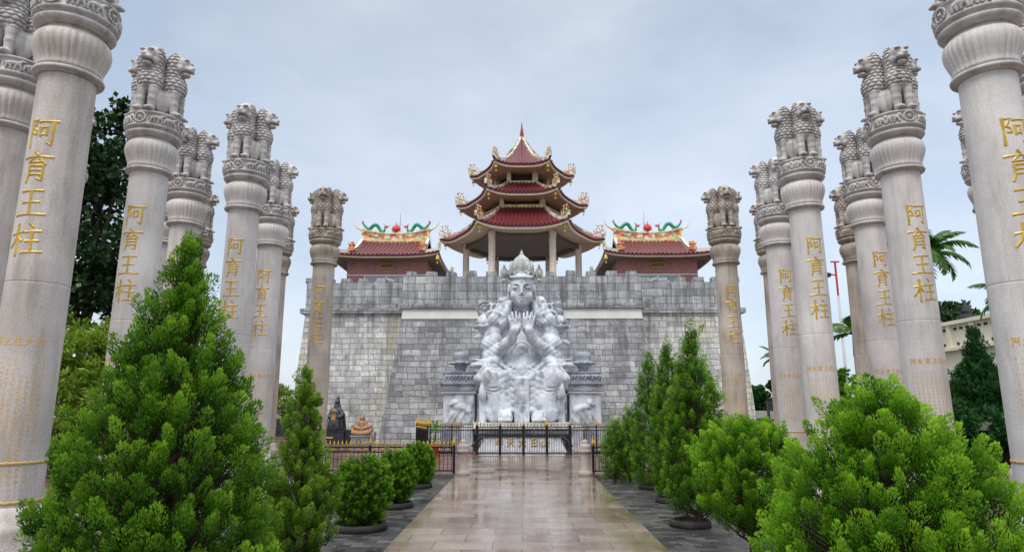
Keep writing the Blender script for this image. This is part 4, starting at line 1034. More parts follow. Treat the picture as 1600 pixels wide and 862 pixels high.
    v.path([(-.21, 31.9, 7.468), (0, 31.80, 7.458), (.21, 31.9, 7.468)], [.02, .028, .02], .01, 'cut')
    v.ell((0, 31.875, 8.36), (.05, .04, .05), .02)
    for i in range(13): a = R(200 + i * 11.7); v.ell((.62 * math.cos(a), 32.62 + .66 * math.sin(a), 8.55), (.09, .09, .09), .03)
    def nod(V):
        a = R(9); y, z = V[:, 1] - .75, V[:, 2] - 7.3; V = V.copy(); V[:, 0] *= .9; V[:, 1] = .75 + y * math.cos(a) - z * math.sin(a); V[:, 2] = 7.3 + y * math.sin(a) + z * math.cos(a); return V
    link('head', v.mesh('head', M['marble'], o, fn=nod), t)
    # crown
    v = Vol((-1.35, 31.3, 8.0), (1.35, 34, 10.1), .032); c = (0, 32.68)
    v.cone((0, 32.68, 8.5), (0, 32.68, 9.1), .62, .52, .05); v.cone((0, 32.68, 9.1), (0, 32.68, 9.5), .42, .2, .06); v.ell((0, 32.68, 9.72), (.11, .11, .13), .03); v.cone((0, 32.68, 9.45), (0, 32.68, 9.65), .2, .08, .03); v.ell((0, 32.68, 9.88), (.04, .04, .08), .02)
    for z in (8.44, 8.64): v.torus((0, 32.68, z), .72, .055, 2, .02)
    for i in range(12):
        a = R(-90 + (i - 6) * 30); v.ell((.74 * math.cos(a), 32.68 + .74 * math.sin(a), 8.54), (.085, .085, .08), .01)
    for i in range(8):
        a = R(-90 + (i - 3) * 45); x, y = .56 * math.cos(a), 32.68 + .56 * math.sin(a); rz = a + PI / 2; big = i % 2
        v.ell((x, y, 8.94), (.20, .09, .34 if big else .27), .02, rot=(0, 0, rz)); nx, ny = math.cos(a) * .08, math.sin(a) * .08
        v.ell((x + nx, y + ny, 8.9), (.10, .07, .16), .01, rot=(0, 0, rz)); v.ell((x + nx * 1.3, y + ny * 1.3, 9.08), .05, .01); v.ell((x + nx * 1.2, y + ny * 1.2, 8.76), (.12, .05, .05), .01, rot=(0, 0, rz))
        v.ell((x * .98, 32.68 + (y - 32.68) * .98, 9.26 if big else 9.16), (.07, .06, .1), .03)
    for s in (-1, 1):
        v.ell((s * .98, 32.55, 8.68), (.23, .13, .34), .02); v.ell((s * .98, 32.42, 8.66), (.15, .08, .24), 0, 'cut'); v.ell((s * .98, 32.43, 8.64), (.1, .08, .18), .01); v.ell((s * .98, 32.5, 8.27), (.13, .12, .1), .02); v.ell((s * .98, 32.5, 9.03), (.07, .07, .1), .02)
    link('crown', v.mesh('crown', M['crown_stone'], (0, 32, -.10), 0, lambda V: (V - np.array([0, .68, 0])) * np.array([.92, .92, 1.0]) + np.array([0, .68, 0])), t)
    # lotus flowers at the shoulders bearing a wheel and a stupa vase
    for s in (-1, 1):
        v = Vol((s * 1.9 - .75, 32.2, 5.0), (s * 1.9 + .75, 34, 8.0), .035); x = s * 1.9; y = 33.1
        v.path([(x, y, 5.0), (x - s * .08, y, 5.5), (x, y, 5.95)], [.09, .09, .12], .03); v.cone((x, y, 6.0), (x, y, 6.3), .36, .42, .04)
        for i in range(9):
            a = i * 2 * PI / 9; v.ell((x + .42 * math.cos(a), y + .42 * math.sin(a), 6.02), (.24, .15, .09), .02, rot=(0, -.25, a)); v.ell((x + .36 * math.cos(a + .35), y + .36 * math.sin(a + .35), 6.28), (.12, .12, .16), .02)
        for dx, z in ((-.3, 5.55), (.35, 5.25)): v.ell((x + dx, y - .1, z), (.26, .1, .12), .03, rot=(0, dx, 0))
        lo = link('lotus', v.mesh('lotus', M['marble'], o), t)
        v = Vol((x - .6, 32.6, 6.2), (x + .6, 33.7, 8.0), .03)
        if s < 0:
            v.torus((x, y, 6.98), .38, .06, 1, .02); v.ell((x, y, 6.98), (.1, .1, .1), .02); v.box((x, y, 6.45), (.35, .25, .22), .03, .03)
            for i in range(8): a = i * PI / 4; v.cone((x, y, 6.98), (x + .38 * math.cos(a), y, 6.98 + .38 * math.sin(a)), .035, .035, .02); v.ell((x + .45 * math.cos(a), y, 6.98 + .45 * math.sin(a)), (.06, .05, .06), .02)
            link('wheel', v.mesh('wheel', M['marble_dark'], o), t)
        else:
            v.ell((x, y, 6.75), (.28, .28, .34), .03); v.cone((x, y, 7.05), (x, y, 7.2), .2, .2, .03); v.cone((x, y, 7.2), (x, y, 7.7), .14, .05, .03)
            for i in range(4): v.torus((x, y, 7.22 + i * .12), .14 - i * .025, .04, 2, .02)
            v.ell((x, y, 7.8), .06, .02); v.cone((x, y, 6.35), (x, y, 6.45), .26, .22, .03)
            link('stupa_vase', v.mesh('stupa_vase', M['marble_dark'], o), t)
    # throne side blocks
    for s in (-1, 1):
        X = s * 3.1
        b = MB(); b.box((X, 33.2, .55), (1.75, 2.2, 1.3)); b.build('block_base', M['marble_dark'], t, o)
        v = Vol((X - .95, 31.5, 1.15), (X + .95, 34.2, 2.72), .035)
        v.box((X, 33.1, 1.92), (1.55, 1.9, 1.46), .02)
        y = 32.2; q = -s      # lion-dog in low relief facing outwards
        v.path([(X - s * .5, y, 1.85), (X - s * .2, y, 1.98), (X + s * .1, y, 2.02)], [.2, .17, .2], .03); v.ell((X + s * .2, y - .02, 2.2), (.2, .2, .17), .02); v.ell((X + s * .36, y - .02, 2.12), (.11, .18, .09), .015); v.path([(X - s * .55, y, 1.95), (X - s * .68, y, 2.2), (X - s * .5, y, 2.38)], [.1, .09, .05], .02)
        for dx, e in ((-.5, -.62), (-.3, -.15), (.0, .2), (.1, .42)): v.path([(X + s * dx, y, 1.85), (X + s * e, y, 1.5), (X + s * (e + .1), y, 1.3)], [.13, .11, .1], .015)
        for i in range(6): v.torus((X - s * (.35 + .13 * (i % 3)), y - .03, 2.2 + .17 * (i // 3)), .075, .035, 1, .01)
        v.torus((X + s * .52, y, 1.42), .15, .045, 1, .02); v.path([(X - s * .65, y, 2.5), (X - s * .2, y, 2.58), (X + s * .2, y, 2.48), (X + s * .6, y, 2.55)], [.05, .08, .06, .04], .02)
        for i in range(7): v.ell((X + s * .68, y, 1.5 + i * .16), (.07, .06, .07), .02)
        link('relief_panel', v.mesh('relief_panel', M['marble'], o), t)
        b = MB(); b.box((X, 33.1, 2.72), (1.72, 2.1, .10)); b.build('cornice', M['ridge_white'], t, o)
        b = MB()
        b.box((X, 33.1, 2.86), (1.95, 2.2, .16)); b.box((X, 33.1, 3.02), (1.8, 2.05, .16)); b.box((X, 33.1, 3.17), (1.95, 2.2, .13)); b.box((X, 33.1, 3.45), (1.6, 1.9, .42)); b.box((X, 33.1, 3.68), (1.75, 2.0, .06))
        tp = b.build('block_top', M['marble_dark'], t, o)
        v = Vol((X - .85, 31.9, 3.2), (X + .85, 32.3, 3.75), .032)
        for i in range(9): v.path([(X - .7 + i * .175, 32.14, 3.32 + .06 * (i % 2)), (X - .62 + i * .175, 32.12, 3.5), (X - .72 + i * .175, 32.12, 3.58)], [.05, .07, .03], .02)
        link('scroll_relief', v.mesh('scroll_relief', M['marble_dark'], o), tp)
        v = Vol((X - .75, 32.0, 3.6), (X + .75, 34.0, 4.75), .035); y = 32.85
        v.cone((X, y, 3.7), (X, y, 3.95), .26, .18, .03); v.cone((X, y, 4.1), (X, y, 4.18), .34, .42, .03); v.cone((X, y, 4.3), (X, y, 4.5), .4, .42, .05)
        for i in range(10): a = i * PI / 5; v.ell((X + .42 * math.cos(a), y + .42 * math.sin(a), 4.15), (.22, .15, .08), .02, rot=(0, -.2, a))
        link('lotus_stand', v.mesh('lotus_stand', M['marble_dark'], o), t)
    # pedestal
    b = MB(); b.box((0, 31.7, 1.21), (4.5, 2.2, .16)); b.box((0, 31.72, 1.08), (4.7, 2.3, .12)); b.build('pedestal_top', M['marble'], t, o)
    v = Vol((-2.4, 30.4, .7), (2.4, 31.0, 1.06), .032); v.box((0, 30.9, .88), (4.4, .4, .3), .02)
    for i in range(24): x = -2.1 + i * .183; v.ell((x, 30.7, .86), (.085, .07, .12), .01); v.ell((x + .09, 30.71, .98), (.05, .05, .04), .01)
    link('petal_frieze', v.mesh('petal_frieze', M['marble_dark'], o), t)
    b = MB(); b.box((0, 31.75, .72), (4.2, 2.2, .07)); b.build('dark_moulding', M['black_stone'], t, o)
    b = MB(); b.hexa([(-2.05, 30.55, 0), (2.05, 30.55, 0), (2.05, 33, 0), (-2.05, 33, 0), (-1.72, 30.75, .69), (1.72, 30.75, .69), (1.72, 33, .69), (-1.72, 33, .69)]); b.build('pedestal', M['marble'], t, o)
    for s in (-1, 1):
        b = MB(); b.tube([(s * 1.8, 30.62, .66), (s * 2.05, 30.6, .52), (s * 2.2, 30.62, .3), (s * 2.35, 30.62, .24)], [.06, .1, .09, .03], 8); b.box((s * 2.1, 30.9, .05), (.3, .5, .4)); b.build('scroll_foot', M['black_stone'], t, o)
        b = MB(); b.box((s * 2.55, 31.8, .55), (.55, 2, 1.15)); b.build('side_block', M['marble'], t, o)
    for i, g in enumerate('中天大日山'):
        b = MB()
        for st in GLYPH[g]: ribbon(b, st, (lambda i: lambda u, v_, d: (-1.22 + i * .53 + u * .34, 30.62 + v_ * .10 - d - .02, .24 + v_ * .36))(i), .10, .03)
        b.build('gold_character', M['gold_dull'], t, o)
    return t
statue()

# ------------------------------------------------------------------ small shrine figures by the wall
def black_figure():
    t = thing('black_shrine_figure', 'small black robed figure with gold lettering on a black pedestal at the castle foot', 'statue', (-10.35, 36.6, 0)); x, y = -10.35, 36.6
    b = MB(); b.box((x, y, .12), (1.25, .9, .24)); b.box((x, y, .46), (1.1, .8, .46)); b.box((x, y, .72), (1.2, .85, .1)); b.box((x + .72, y + .05, .38), (.3, .6, .75)); b.build('pedestal', M['black_stone'], t)
    b = MB(); b.box((x - .28, y - .42, .35), (.5, .02, .08)); b.build('gold_strip', M['gold_dull'], t)
    v = Vol((x - .6, y - .5, .7), (x + .6, y + .5, 2.75), .035)
    v.cone((x, y, .95), (x - .02, y, 1.6), .5, .33, .05); v.cone((x, y, 1.6), (x + .02, y, 2.0), .3, .2, .06); v.ell((x + .02, y - .02, 2.25), (.15, .16, .19), .03); v.ell((x + .03, y, 2.45), (.1, .1, .12), .03); v.cone((x + .03, y, 2.5), (x + .05, y, 2.64), .05, .02, .02)
    v.path([(x + .2, y - .1, 1.85), (x + .4, y - .2, 1.55), (x + .25, y - .35, 1.45)], [.13, .12, .09], .04); v.path([(x + .38, y - .1, 1.6), (x + .45, y - .1, 1.2), (x + .5, y, .85)], [.12, .1, .06], .04); v.path([(x - .2, y - .1, 1.85), (x - .33, y - .2, 1.5), (x - .2, y - .34, 1.35)], [.13, .12, .08], .04)
    for i in range(6): v.path([(x - .35 + i * .14, y - .36, 1.5), (x - .45 + i * .18, y - .46, .8)], [.03, .05], .02)
    v.ell((x, y, .8), (.56, .45, .14), .05)
    fg = link('figure', v.mesh('figure', M['black_stone'], (x, y, 0)), t)
    b = MB()
    for i, g in enumerate('大山天'):
        for st in GLYPH[g]: ribbon(b, st, (lambda i: lambda u, v_, d: (x - .17 + u * .24, y - .43 + (1 - i) * -.03 - d + .05 * (2 - i), 1.72 - i * .24 + v_ * .2))(i), .09, .02)
    b.build('gold_lettering', M['gold'], fg, (x, y, 0))
black_figure()
def tan_figure():
    t = thing('tan_seated_figure', 'small tan seated figure on a grey plinth, right of the black figure', 'statue', (-8.9, 36.6, 0)); x, y = -8.9, 36.6
    b = MB(); b.box((x, y, .2), (1.0, .7, .4)); b.box((x, y, .43), (1.1, .8, .07)); b.box((x + .62, y, .32), (.25, .4, .64)); b.build('plinth', M['marble_dark'], t)
    v = Vol((x - .7, y - .5, .4), (x + .7, y + .5, 1.75), .032)
    v.ell((x, y, .62), (.34, .3, .2), .05); v.cone((x, y, .7), (x, y, 1.1), .27, .22, .06); v.ell((x, y - .02, 1.36), (.15, .15, .18), .03); v.ell((x, y, 1.54), (.08, .08, .08), .03)
    for s in (-1, 1):
        v.path([(x + s * .2, y, 1.12), (x + s * .34, y - .1, .9), (x + s * .12, y - .25, .82)], [.1, .09, .07], .04); v.path([(x + s * .1, y - .1, .62), (x + s * .4, y - .25, .6), (x + s * .05, y - .33, .55)], [.16, .14, .1], .04)
        v.ell((x + s * .5, y, .68), (.16, .2, .22), .05); v.ell((x + s * .5, y - .05, .95), (.1, .1, .12), .03)
    link('figure', v.mesh('figure', M['bronze'], (x, y, 0)), t)
tan_figure()

# ------------------------------------------------------------------ bollards, fences
def bollard_part():
    b = MB(); b.lathe([(.21, 0), (.22, .03), (.22, .1), (.17, .14), (.155, .17), (.15, .62), (.155, .66), (.19, .68), (.2, .71), (.19, .74), (.165, .76), (.18, .82), (.165, .89), (.12, .93), (.1, .935), (.11, .97), (.08, 1.03), (.02, 1.06)], 24); return b
for x, lb in ((-1.80, 'stone bollard on the left of the wet path, at the end of the low fence'), (1.92, 'stone bollard on the right of the wet path, beside the small dark cypresses')):
    o = bollard_part().build('bollard', M['bollard']); o.location = (x, 20.35, 0); tag(o, lb, 'bollard', 'bollards at the path end')
def spear(b, p, s=1.0):
    x, y, z = p; b.lathe([(.012 * s, 0), (.022 * s, .02), (.014 * s, .045), (.034 * s, .075), (.026 * s, .11), (.003, .2 * s)], 6, (x, y, z))
def fence(name, label, cat, A, B, h, top2, pitch, tipz, group=None, post_r=.035, zb=.1, posts=None, orn=2):
    A, B = Vector(A), Vector(B); t = thing(name, label, cat, A, 0, group); o = origin(t); d = B - A; Lg = d.length; d.normalize(); P = lambda u, z: A + d * u + Vector((0, 0, z)); ang = math.atan2(d.y, d.x)
    b = MB()
    for z in (h, top2, zb): c = P(Lg / 2, z); b.box(c, (Lg, .035, .04), ang)
    b.build('rail', M['iron'], t, o)
    n = int(Lg / pitch); b = MB(); g = MB(); r_ = MB()
    for i in range(n):
        u = (i + .5) * Lg / n
        b.tube([P(u, zb), P(u, h)], .0105, 5, smooth=False)
        if i % 2 == 0 or pitch > .12: spear(g, P(u, h + .02), tipz)
        if i % orn == 1:
            q = P(u, (h + top2) / 2); g.ball((q.x, q.y, q.z), (.04, .025, .045), 6, 5)
    b.build('bars', M['iron'], t, o); g.build('gilt_tips', M['gold'], t, o)
    for u in (posts if posts is not None else (0, Lg)):
        b = MB(); b.box(P(u, (h + .06) / 2), (post_r * 2, post_r * 2, h + .06), ang); pt = b.build('post', M['iron'], t, o)
        b = MB(); spear(b, P(u, h + .05), tipz * 1.6); b.build('post_finial', M['gold'], pt, o)
    return t
fence('low_fence', 'low black fence with gilt tips left of the path, behind the round clipped bushes', 'fence', (-7.35, 20.7, 0), (-2.12, 20.7, 0), .80, .66, .125, 1.0, 'low fences', posts=(0, 2.6, 5.23))
fence('low_fence', 'low black iron fence with gilt spear tips right of the path, mostly behind the cypresses', 'fence', (2.2, 20.7, 0), (7.0, 20.7, 0), .80, .66, .125, 1.0, 'low fences', posts=(0, 2.4, 4.8))
for x0, x1 in ((-7.4, -2.05), (2.16, 7.05)):
    b = MB(); b.box(((x0 + x1) / 2, 20.62, -.05), (x1 - x0, .3, .13)); struct(b.build('kerb', M['kerb']))
GY = 28.7
fence('iron_gate', 'black iron double gate with gilt tips closing the path before the seated statue', 'gate', (-1.98, GY, 0), (2.10, GY, 0), 1.17, 1.02, .072, 1.0, None, .06, .06, (.02, 1.03, 2.04, 3.05, 4.06), 3)
fence('iron_fence', 'tall black iron fence with gilt tips left of the gate, behind the potted palm', 'fence', (-4.0, GY, 0), (-2.1, GY, 0), 1.17, 1.02, .1, 1.0, 'tall fences beside the gate', .03, .06, (0, .95), 3)
fence('iron_fence', 'tall black iron fence with gilt tips right of the gate, running behind the cypresses', 'fence', (2.22, GY, 0), (5.2, GY, 0), 1.17, 1.02, .1, 1.0, 'tall fences beside the gate', .03, .06, (1.0, 2.0, 2.9), 3)
fence('fence_return', 'black fence panel turned back towards the wall, reading almost solid, left of the gate row', 'fence', (-4.1, GY, 0), (-5.05, 31.6, 0), 1.17, 1.02, .055, 1.1, None, .035, .06, (0, 3.05), 2)

# ------------------------------------------------------------------ vegetation
def unit(a): return a / (np.linalg.norm(a, axis=-1, keepdims=True) + 1e-9)
def leaf_quads(P, Dr, Ln, Wd, rng, fold=None):
    """one kite-shaped face per leaf"""
    S = unit(np.cross(Dr, unit(rng.normal(size=P.shape)))) * Wd[:, None]
    m = P + Dr * (Ln * .55)[:, None]
    V = np.stack([P, m + S, P + Dr * Ln[:, None], m - S], 1).reshape(-1, 3)
    F = np.arange(len(V), dtype=np.int32).reshape(-1, 4); return V, F
def limbs(b, x, y, base, ends, r0, rng, zt):
    b.tube([(0, 0, base - .1), (.01, .02, zt * .3), (-.02, .01, zt * .62), (0, 0, zt * .93)], [r0, r0 * .8, r0 * .5, r0 * .12], 8)
    for e_ in ends:
        z0 = max(base + .1, e_[2] * .72 - .12); b.tube([(0, 0, z0), (e_[0] * .45, e_[1] * .45, z0 + (e_[2] - z0) * .35), (e_[0] * .9, e_[1] * .9, e_[2] - .02)], [r0 * .32, r0 * .2, r0 * .07], 5)
def thuja(label, x, y, prof, nb, npl, pl, nleaf, mat, seed, base=.0, leaf=.036, name='cypress', cat='cypress', group=None, jut=.2, r0=.06, up=1.0, clump=.19, fill=.45, lw=.17):
    rng = np.random.default_rng(seed); t = thing(name, label, cat, (x, y, -.1), 0, group)
    pz = np.array([p[0] for p in prof]); pr = np.array([p[1] for p in prof]); pr = np.maximum(pr - .7 * clump, pr * .25); zt = pz.max()
    zs = np.linspace(pz.min(), zt, 200); ws = np.interp(zs, pz, pr) + .04; cdf = np.cumsum(ws); cdf /= cdf[-1]
    bz = np.interp((np.arange(nb) + rng.random(nb)) / nb, cdf, zs); az = np.arange(nb) * 2.39996 + rng.normal(0, .35, nb)
    rr = np.interp(bz, pz, pr) * (1 + rng.uniform(-jut, jut * .55, nb))
    E = np.stack([np.cos(az) * rr, np.sin(az) * rr, bz], 1)
    out = np.stack([np.cos(az), np.sin(az), np.zeros(nb)], 1)
    # plumes in a rounded clump about each branch end
    k = nb * npl; bi = np.repeat(np.arange(nb), npl)
    cs = clump * (.55 + .6 * np.clip(np.interp(bz, pz, pr) / (pr.max() + 1e-6), 0, 1)) * rng.uniform(.75, 1.25, nb)
    off = unit(rng.normal(size=(k, 3))) * (rng.random(k) ** .45)[:, None] * cs[bi][:, None]
    P = E[bi] + off * np.array([1, 1, 1.15]) - out[bi] * (cs[bi] * .5)[:, None]
    A = unit(np.stack([np.zeros(k), np.zeros(k), np.full(k, up)], 1) + out[bi] * .42 + off / cs[bi][:, None] * .25 + rng.normal(0, .14, (k, 3)))
    tone = np.repeat(rng.normal(0, .11, nb), npl) + rng.normal(0, .10, k)
    # thinner, older foliage further in; its darker tone paints shade into the gaps
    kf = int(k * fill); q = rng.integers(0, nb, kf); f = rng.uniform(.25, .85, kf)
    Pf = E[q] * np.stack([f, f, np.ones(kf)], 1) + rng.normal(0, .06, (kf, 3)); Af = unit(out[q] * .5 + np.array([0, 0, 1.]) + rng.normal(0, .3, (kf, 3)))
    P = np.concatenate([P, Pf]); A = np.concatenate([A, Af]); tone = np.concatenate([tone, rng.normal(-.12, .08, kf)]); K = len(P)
    Lp = pl * rng.uniform(.7, 1.25, K); Wp = Lp * rng.uniform(.30, .44, K)
    fan = unit(np.cross(A, rng.normal(size=(K, 3)))); thin = np.cross(A, fan)
    n = K * nleaf; pi = np.repeat(np.arange(K), nleaf); tt = rng.random(n) ** .8; ang = rng.random(n) * 2 * PI
    rad_ = np.sqrt(rng.random(n)) * Wp[pi] * np.sin(PI * np.clip(.12 + .86 * tt, 0, 1)) ** .7
    lat = fan[pi] * np.cos(ang)[:, None] + thin[pi] * (.55 * np.sin(ang))[:, None]
    Q = P[pi] + A[pi] * (Lp[pi] * tt - Lp[pi] * .4)[:, None] + lat * rad_[:, None]
    Dr = unit(A[pi] + lat * .42 + rng.normal(0, .13, (n, 3)))
    V, F = leaf_quads(Q, Dr, leaf * rng.uniform(.6, 1.2, n), leaf * lw * rng.uniform(.7, 1.3, n), rng)
    tint = np.clip(.42 + tone[pi] + (tt - .5) * .75 + rng.normal(0, .08, n), 0, 1)  # lighter new-growth tips; shading from dark plume bases is painted into the tint
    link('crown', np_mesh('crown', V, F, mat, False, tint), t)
    b = MB(); limbs(b, 0, 0, 0, E[rng.permutation(nb)[:max(6, nb // 3)]], r0, rng, zt); b.build('trunk', M['bark'], t, (0, 0, 0))
    return t
TG = M['thuja_green']; TL = M['thuja_lime']; TM = M['thuja_mid']
CG = 'clipped and natural cypresses in the paved beds'
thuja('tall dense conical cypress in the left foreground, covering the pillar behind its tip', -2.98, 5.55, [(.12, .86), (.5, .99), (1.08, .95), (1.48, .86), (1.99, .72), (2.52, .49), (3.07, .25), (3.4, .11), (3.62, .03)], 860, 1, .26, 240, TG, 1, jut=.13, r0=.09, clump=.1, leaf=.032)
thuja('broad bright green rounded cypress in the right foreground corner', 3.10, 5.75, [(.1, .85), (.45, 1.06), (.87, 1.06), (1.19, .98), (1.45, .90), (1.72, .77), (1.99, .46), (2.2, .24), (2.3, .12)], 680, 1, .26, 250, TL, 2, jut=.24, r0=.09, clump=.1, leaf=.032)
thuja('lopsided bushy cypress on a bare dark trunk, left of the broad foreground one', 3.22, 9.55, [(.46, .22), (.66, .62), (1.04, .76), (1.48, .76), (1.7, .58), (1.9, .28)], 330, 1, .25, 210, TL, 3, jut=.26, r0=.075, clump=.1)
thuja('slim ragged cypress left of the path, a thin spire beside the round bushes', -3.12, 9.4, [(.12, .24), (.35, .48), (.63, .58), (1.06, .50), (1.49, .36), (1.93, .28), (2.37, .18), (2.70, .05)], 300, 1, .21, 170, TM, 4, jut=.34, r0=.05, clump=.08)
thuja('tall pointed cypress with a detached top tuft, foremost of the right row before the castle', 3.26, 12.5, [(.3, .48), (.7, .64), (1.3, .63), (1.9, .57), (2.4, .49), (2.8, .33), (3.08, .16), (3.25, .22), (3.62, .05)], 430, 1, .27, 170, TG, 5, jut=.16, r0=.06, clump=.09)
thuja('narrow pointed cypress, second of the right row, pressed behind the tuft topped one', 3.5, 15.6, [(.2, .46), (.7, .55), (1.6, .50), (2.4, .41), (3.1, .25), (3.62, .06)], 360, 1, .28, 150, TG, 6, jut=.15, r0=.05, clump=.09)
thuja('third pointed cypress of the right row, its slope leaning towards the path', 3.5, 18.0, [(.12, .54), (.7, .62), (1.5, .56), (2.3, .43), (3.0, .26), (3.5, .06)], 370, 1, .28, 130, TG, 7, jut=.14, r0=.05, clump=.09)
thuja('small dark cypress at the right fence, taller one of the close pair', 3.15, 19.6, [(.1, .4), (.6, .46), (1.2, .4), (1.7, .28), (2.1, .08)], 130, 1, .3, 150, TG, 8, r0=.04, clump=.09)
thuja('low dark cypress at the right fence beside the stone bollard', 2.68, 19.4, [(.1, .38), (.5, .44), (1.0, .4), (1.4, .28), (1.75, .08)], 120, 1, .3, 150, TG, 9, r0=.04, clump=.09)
BG = 'round clipped bushes left of the path'
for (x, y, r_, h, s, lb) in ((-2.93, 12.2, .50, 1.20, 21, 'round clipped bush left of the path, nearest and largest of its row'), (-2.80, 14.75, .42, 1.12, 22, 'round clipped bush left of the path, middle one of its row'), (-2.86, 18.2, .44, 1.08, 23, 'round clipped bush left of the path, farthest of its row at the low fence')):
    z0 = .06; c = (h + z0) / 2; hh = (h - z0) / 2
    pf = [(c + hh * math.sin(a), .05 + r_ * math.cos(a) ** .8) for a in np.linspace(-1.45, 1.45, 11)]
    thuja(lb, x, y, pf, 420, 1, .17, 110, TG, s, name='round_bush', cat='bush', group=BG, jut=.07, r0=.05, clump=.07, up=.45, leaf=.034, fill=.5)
# planters: low round kerbs about the trees
def planter(x, y, r_, lb):
    b = MB(); b.lathe([(r_, 0), (r_ + .02, .01), (r_ + .01, .10), (r_ - .01, .12), (r_ - .05, .12), (r_ - .06, .06), (.02, .05)], 28); o = b.build('planter', M['planter']); o.location = (x, y, -.1); tag(o, lb, 'planter', 'round planters under the trees')
planter(-2.93, 12.2, .48, 'low round dark planter under the nearest round bush'); planter(-2.8, 14.75, .4, 'low round dark planter under the middle round bush'); planter(-2.86, 18.2, .4, 'low round dark planter under the farthest round bush')
planter(3.1, 12.6, .36, 'low round dark planter under the tuft topped cypress'); planter(3.45, 15.6, .36, 'low round dark planter under the second cypress of the right row')
planter(-3.12, 9.4, .34, 'low round dark planter under the slim ragged cypress'); planter(3.5, 18.0, .36, 'low round dark planter under the third cypress of the right row')

def leafy(name, label, cat, x, y, blobs, n, leaf, mat, seed, trunk=None, lw=.35, group=None, up=.2, hollow=.55, kind=None, clumps=26):
    """loose leafy crown: leaves gathered in clumps spread through several rounded masses"""
    rng = np.random.default_rng(seed); t = thing(name, label, cat, (x, y, 0), 0, group)
    B = np.array([b_[0] for b_ in blobs], float); Rb = np.array([b_[1] for b_ in blobs], float); vol = Rb.prod(1) ** .66; pick = rng.choice(len(blobs), clumps * len(blobs), p=vol / vol.sum())
    d = unit(rng.normal(size=(len(pick), 3))); rr = hollow + (1 - hollow) * rng.random(len(pick)) ** .6
    Cc = B[pick] + d * rr[:, None] * Rb[pick]; cr = Rb[pick].mean(1) * .24 * rng.uniform(.6, 1.3, len(pick)); ct = rng.normal(0, .14, len(pick))
    ci = rng.integers(0, len(pick), n); o = unit(rng.normal(size=(n, 3))); P = Cc[ci] + o * (cr[ci] * rng.random(n) ** .5)[:, None] * np.array([1, 1, .75])
    Dr = unit(o * .8 + np.array([0, 0, up]) + rng.normal(0, .5, (n, 3)))
    V, F = leaf_quads(P, Dr, leaf * rng.uniform(.6, 1.3, n), leaf * lw * rng.uniform(.7, 1.2, n), rng)
    link('crown', np_mesh('crown', V, F, mat, False, np.clip(.45 + ct[ci] + rng.normal(0, .16, n), 0, 1)), t)
    if trunk:
        b = MB(); r0, zt = trunk; b.tube([(0, 0, -.2), (r0 * .5, 0, zt * .4), (0, r0 * .4, zt * .8), (0, 0, zt)], [r0, r0 * .8, r0 * .6, r0 * .3], 8)
        for c in B: b.tube([(0, 0, zt * .6), tuple(c * np.array([.5, .5, .5]) + np.array([0, 0, zt * .4])), tuple(c)], [r0 * .5, r0 * .3, r0 * .1], 6)
        b.build('trunk', M['bark'], t, (0, 0, 0))
    return t
leafy('broadleaf_tree', 'large dark leaved tree rising behind the nearest left pillars', 'tree', -15.6, 22.5,
      [((0, 0, 8.5), (2.0, 2.2, 2.6)), ((.2, 0, 11.2), (1.6, 1.7, 1.7)), ((-1.8, .3, 10), (1.8, 2, 2.2)), ((1.0, -.2, 6.6), (1.2, 1.6, 1.6)), ((-.8, 0, 6.0), (1.5, 1.6, 1.5)), ((.9, 0, 12.6), (.9, .9, .9))], 17000, .20, M['broad_dark'], 31, (.22, 7), .45, hollow=.15, clumps=60)
leafy('bamboo_clump', 'yellow green feathery bush below the dark tree on the left', 'bush', -14.6, 20.6, [((0, 0, 2.2), (1.8, 1.6, 2.2)), ((.5, .2, 3.7), (1.2, 1.3, 1.1)), ((-1.6, 0, 3.6), (1.6, 1.5, 1.9)), ((1.9, 0, 2.6), (1.3, 1.4, 1.9))], 20000, .26, M['bamboo'], 32, (.12, 3.0), .16, hollow=.3, clumps=40)
leafy('bamboo_clump', 'yellow green bush seen low between the left pillars and the slim ragged cypress', 'bush', -19.3, 46.0, [((0, 0, 2.6), (2.2, 2, 1.6)), ((.3, 0, 3.6), (1.3, 1.3, .9)), ((2.2, 0, 2.2), (1.3, 1.5, 1.5)), ((-2.4, 0, 2.4), (1.6, 1.6, 1.7))], 7000, .34, M['bamboo'], 33, (.12, 2.5), .2, hollow=.3)
leafy('shrub', 'dark green shrub mass behind the dark wall on the far left', 'bush', -20.5, 34.0, [((0, 0, 2.0), (2.2, 3.5, 2.0)), ((.5, 4, 2.2), (2.2, 3, 2.2)), ((0, -5, 2.), (2, 3, 1.9))], 9000, .3, M['conifer'], 34, (.1, 1.5), .3)
# right background
thuja('dark green conifer between the tall right pillar and the nearest one, below the cream wall', 20.9, 30.0, [(.9, 1.0), (1.8, 1.5), (2.8, 1.4), (3.6, 1.05), (4.2, .6), (4.8, .32), (5.6, .08)], 120, 9, .5, 30, M['conifer'], 41, name='conifer', cat='conifer', r0=.16, clump=.55, leaf=.17, jut=.2)
leafy('shrub', 'rounded dark shrub low between the two nearest right pillars, left of the conifer', 'bush', 19.8, 33.5, [((0, 0, 2.2), (1.6, 1.6, 1.6)), ((1.2, -2, 2.0), (1.5, 1.5, 1.5))], 6000, .28, M['conifer'], 42, (.1, 1.6), .35)
leafy('shrub', 'yellowish green shrub right of the dark conifer, at the nearest right shaft', 'bush', 22.4, 29.0, [((0, 0, 2.9), (.9, 1.0, 1.0)), ((.4, 0, 1.9), (1.2, 1.2, 1.2)), ((.2, .4, 4.2), (.9, .9, .8))], 5000, .24, M['thuja_green'], 43, (.08, 1.6), .4)
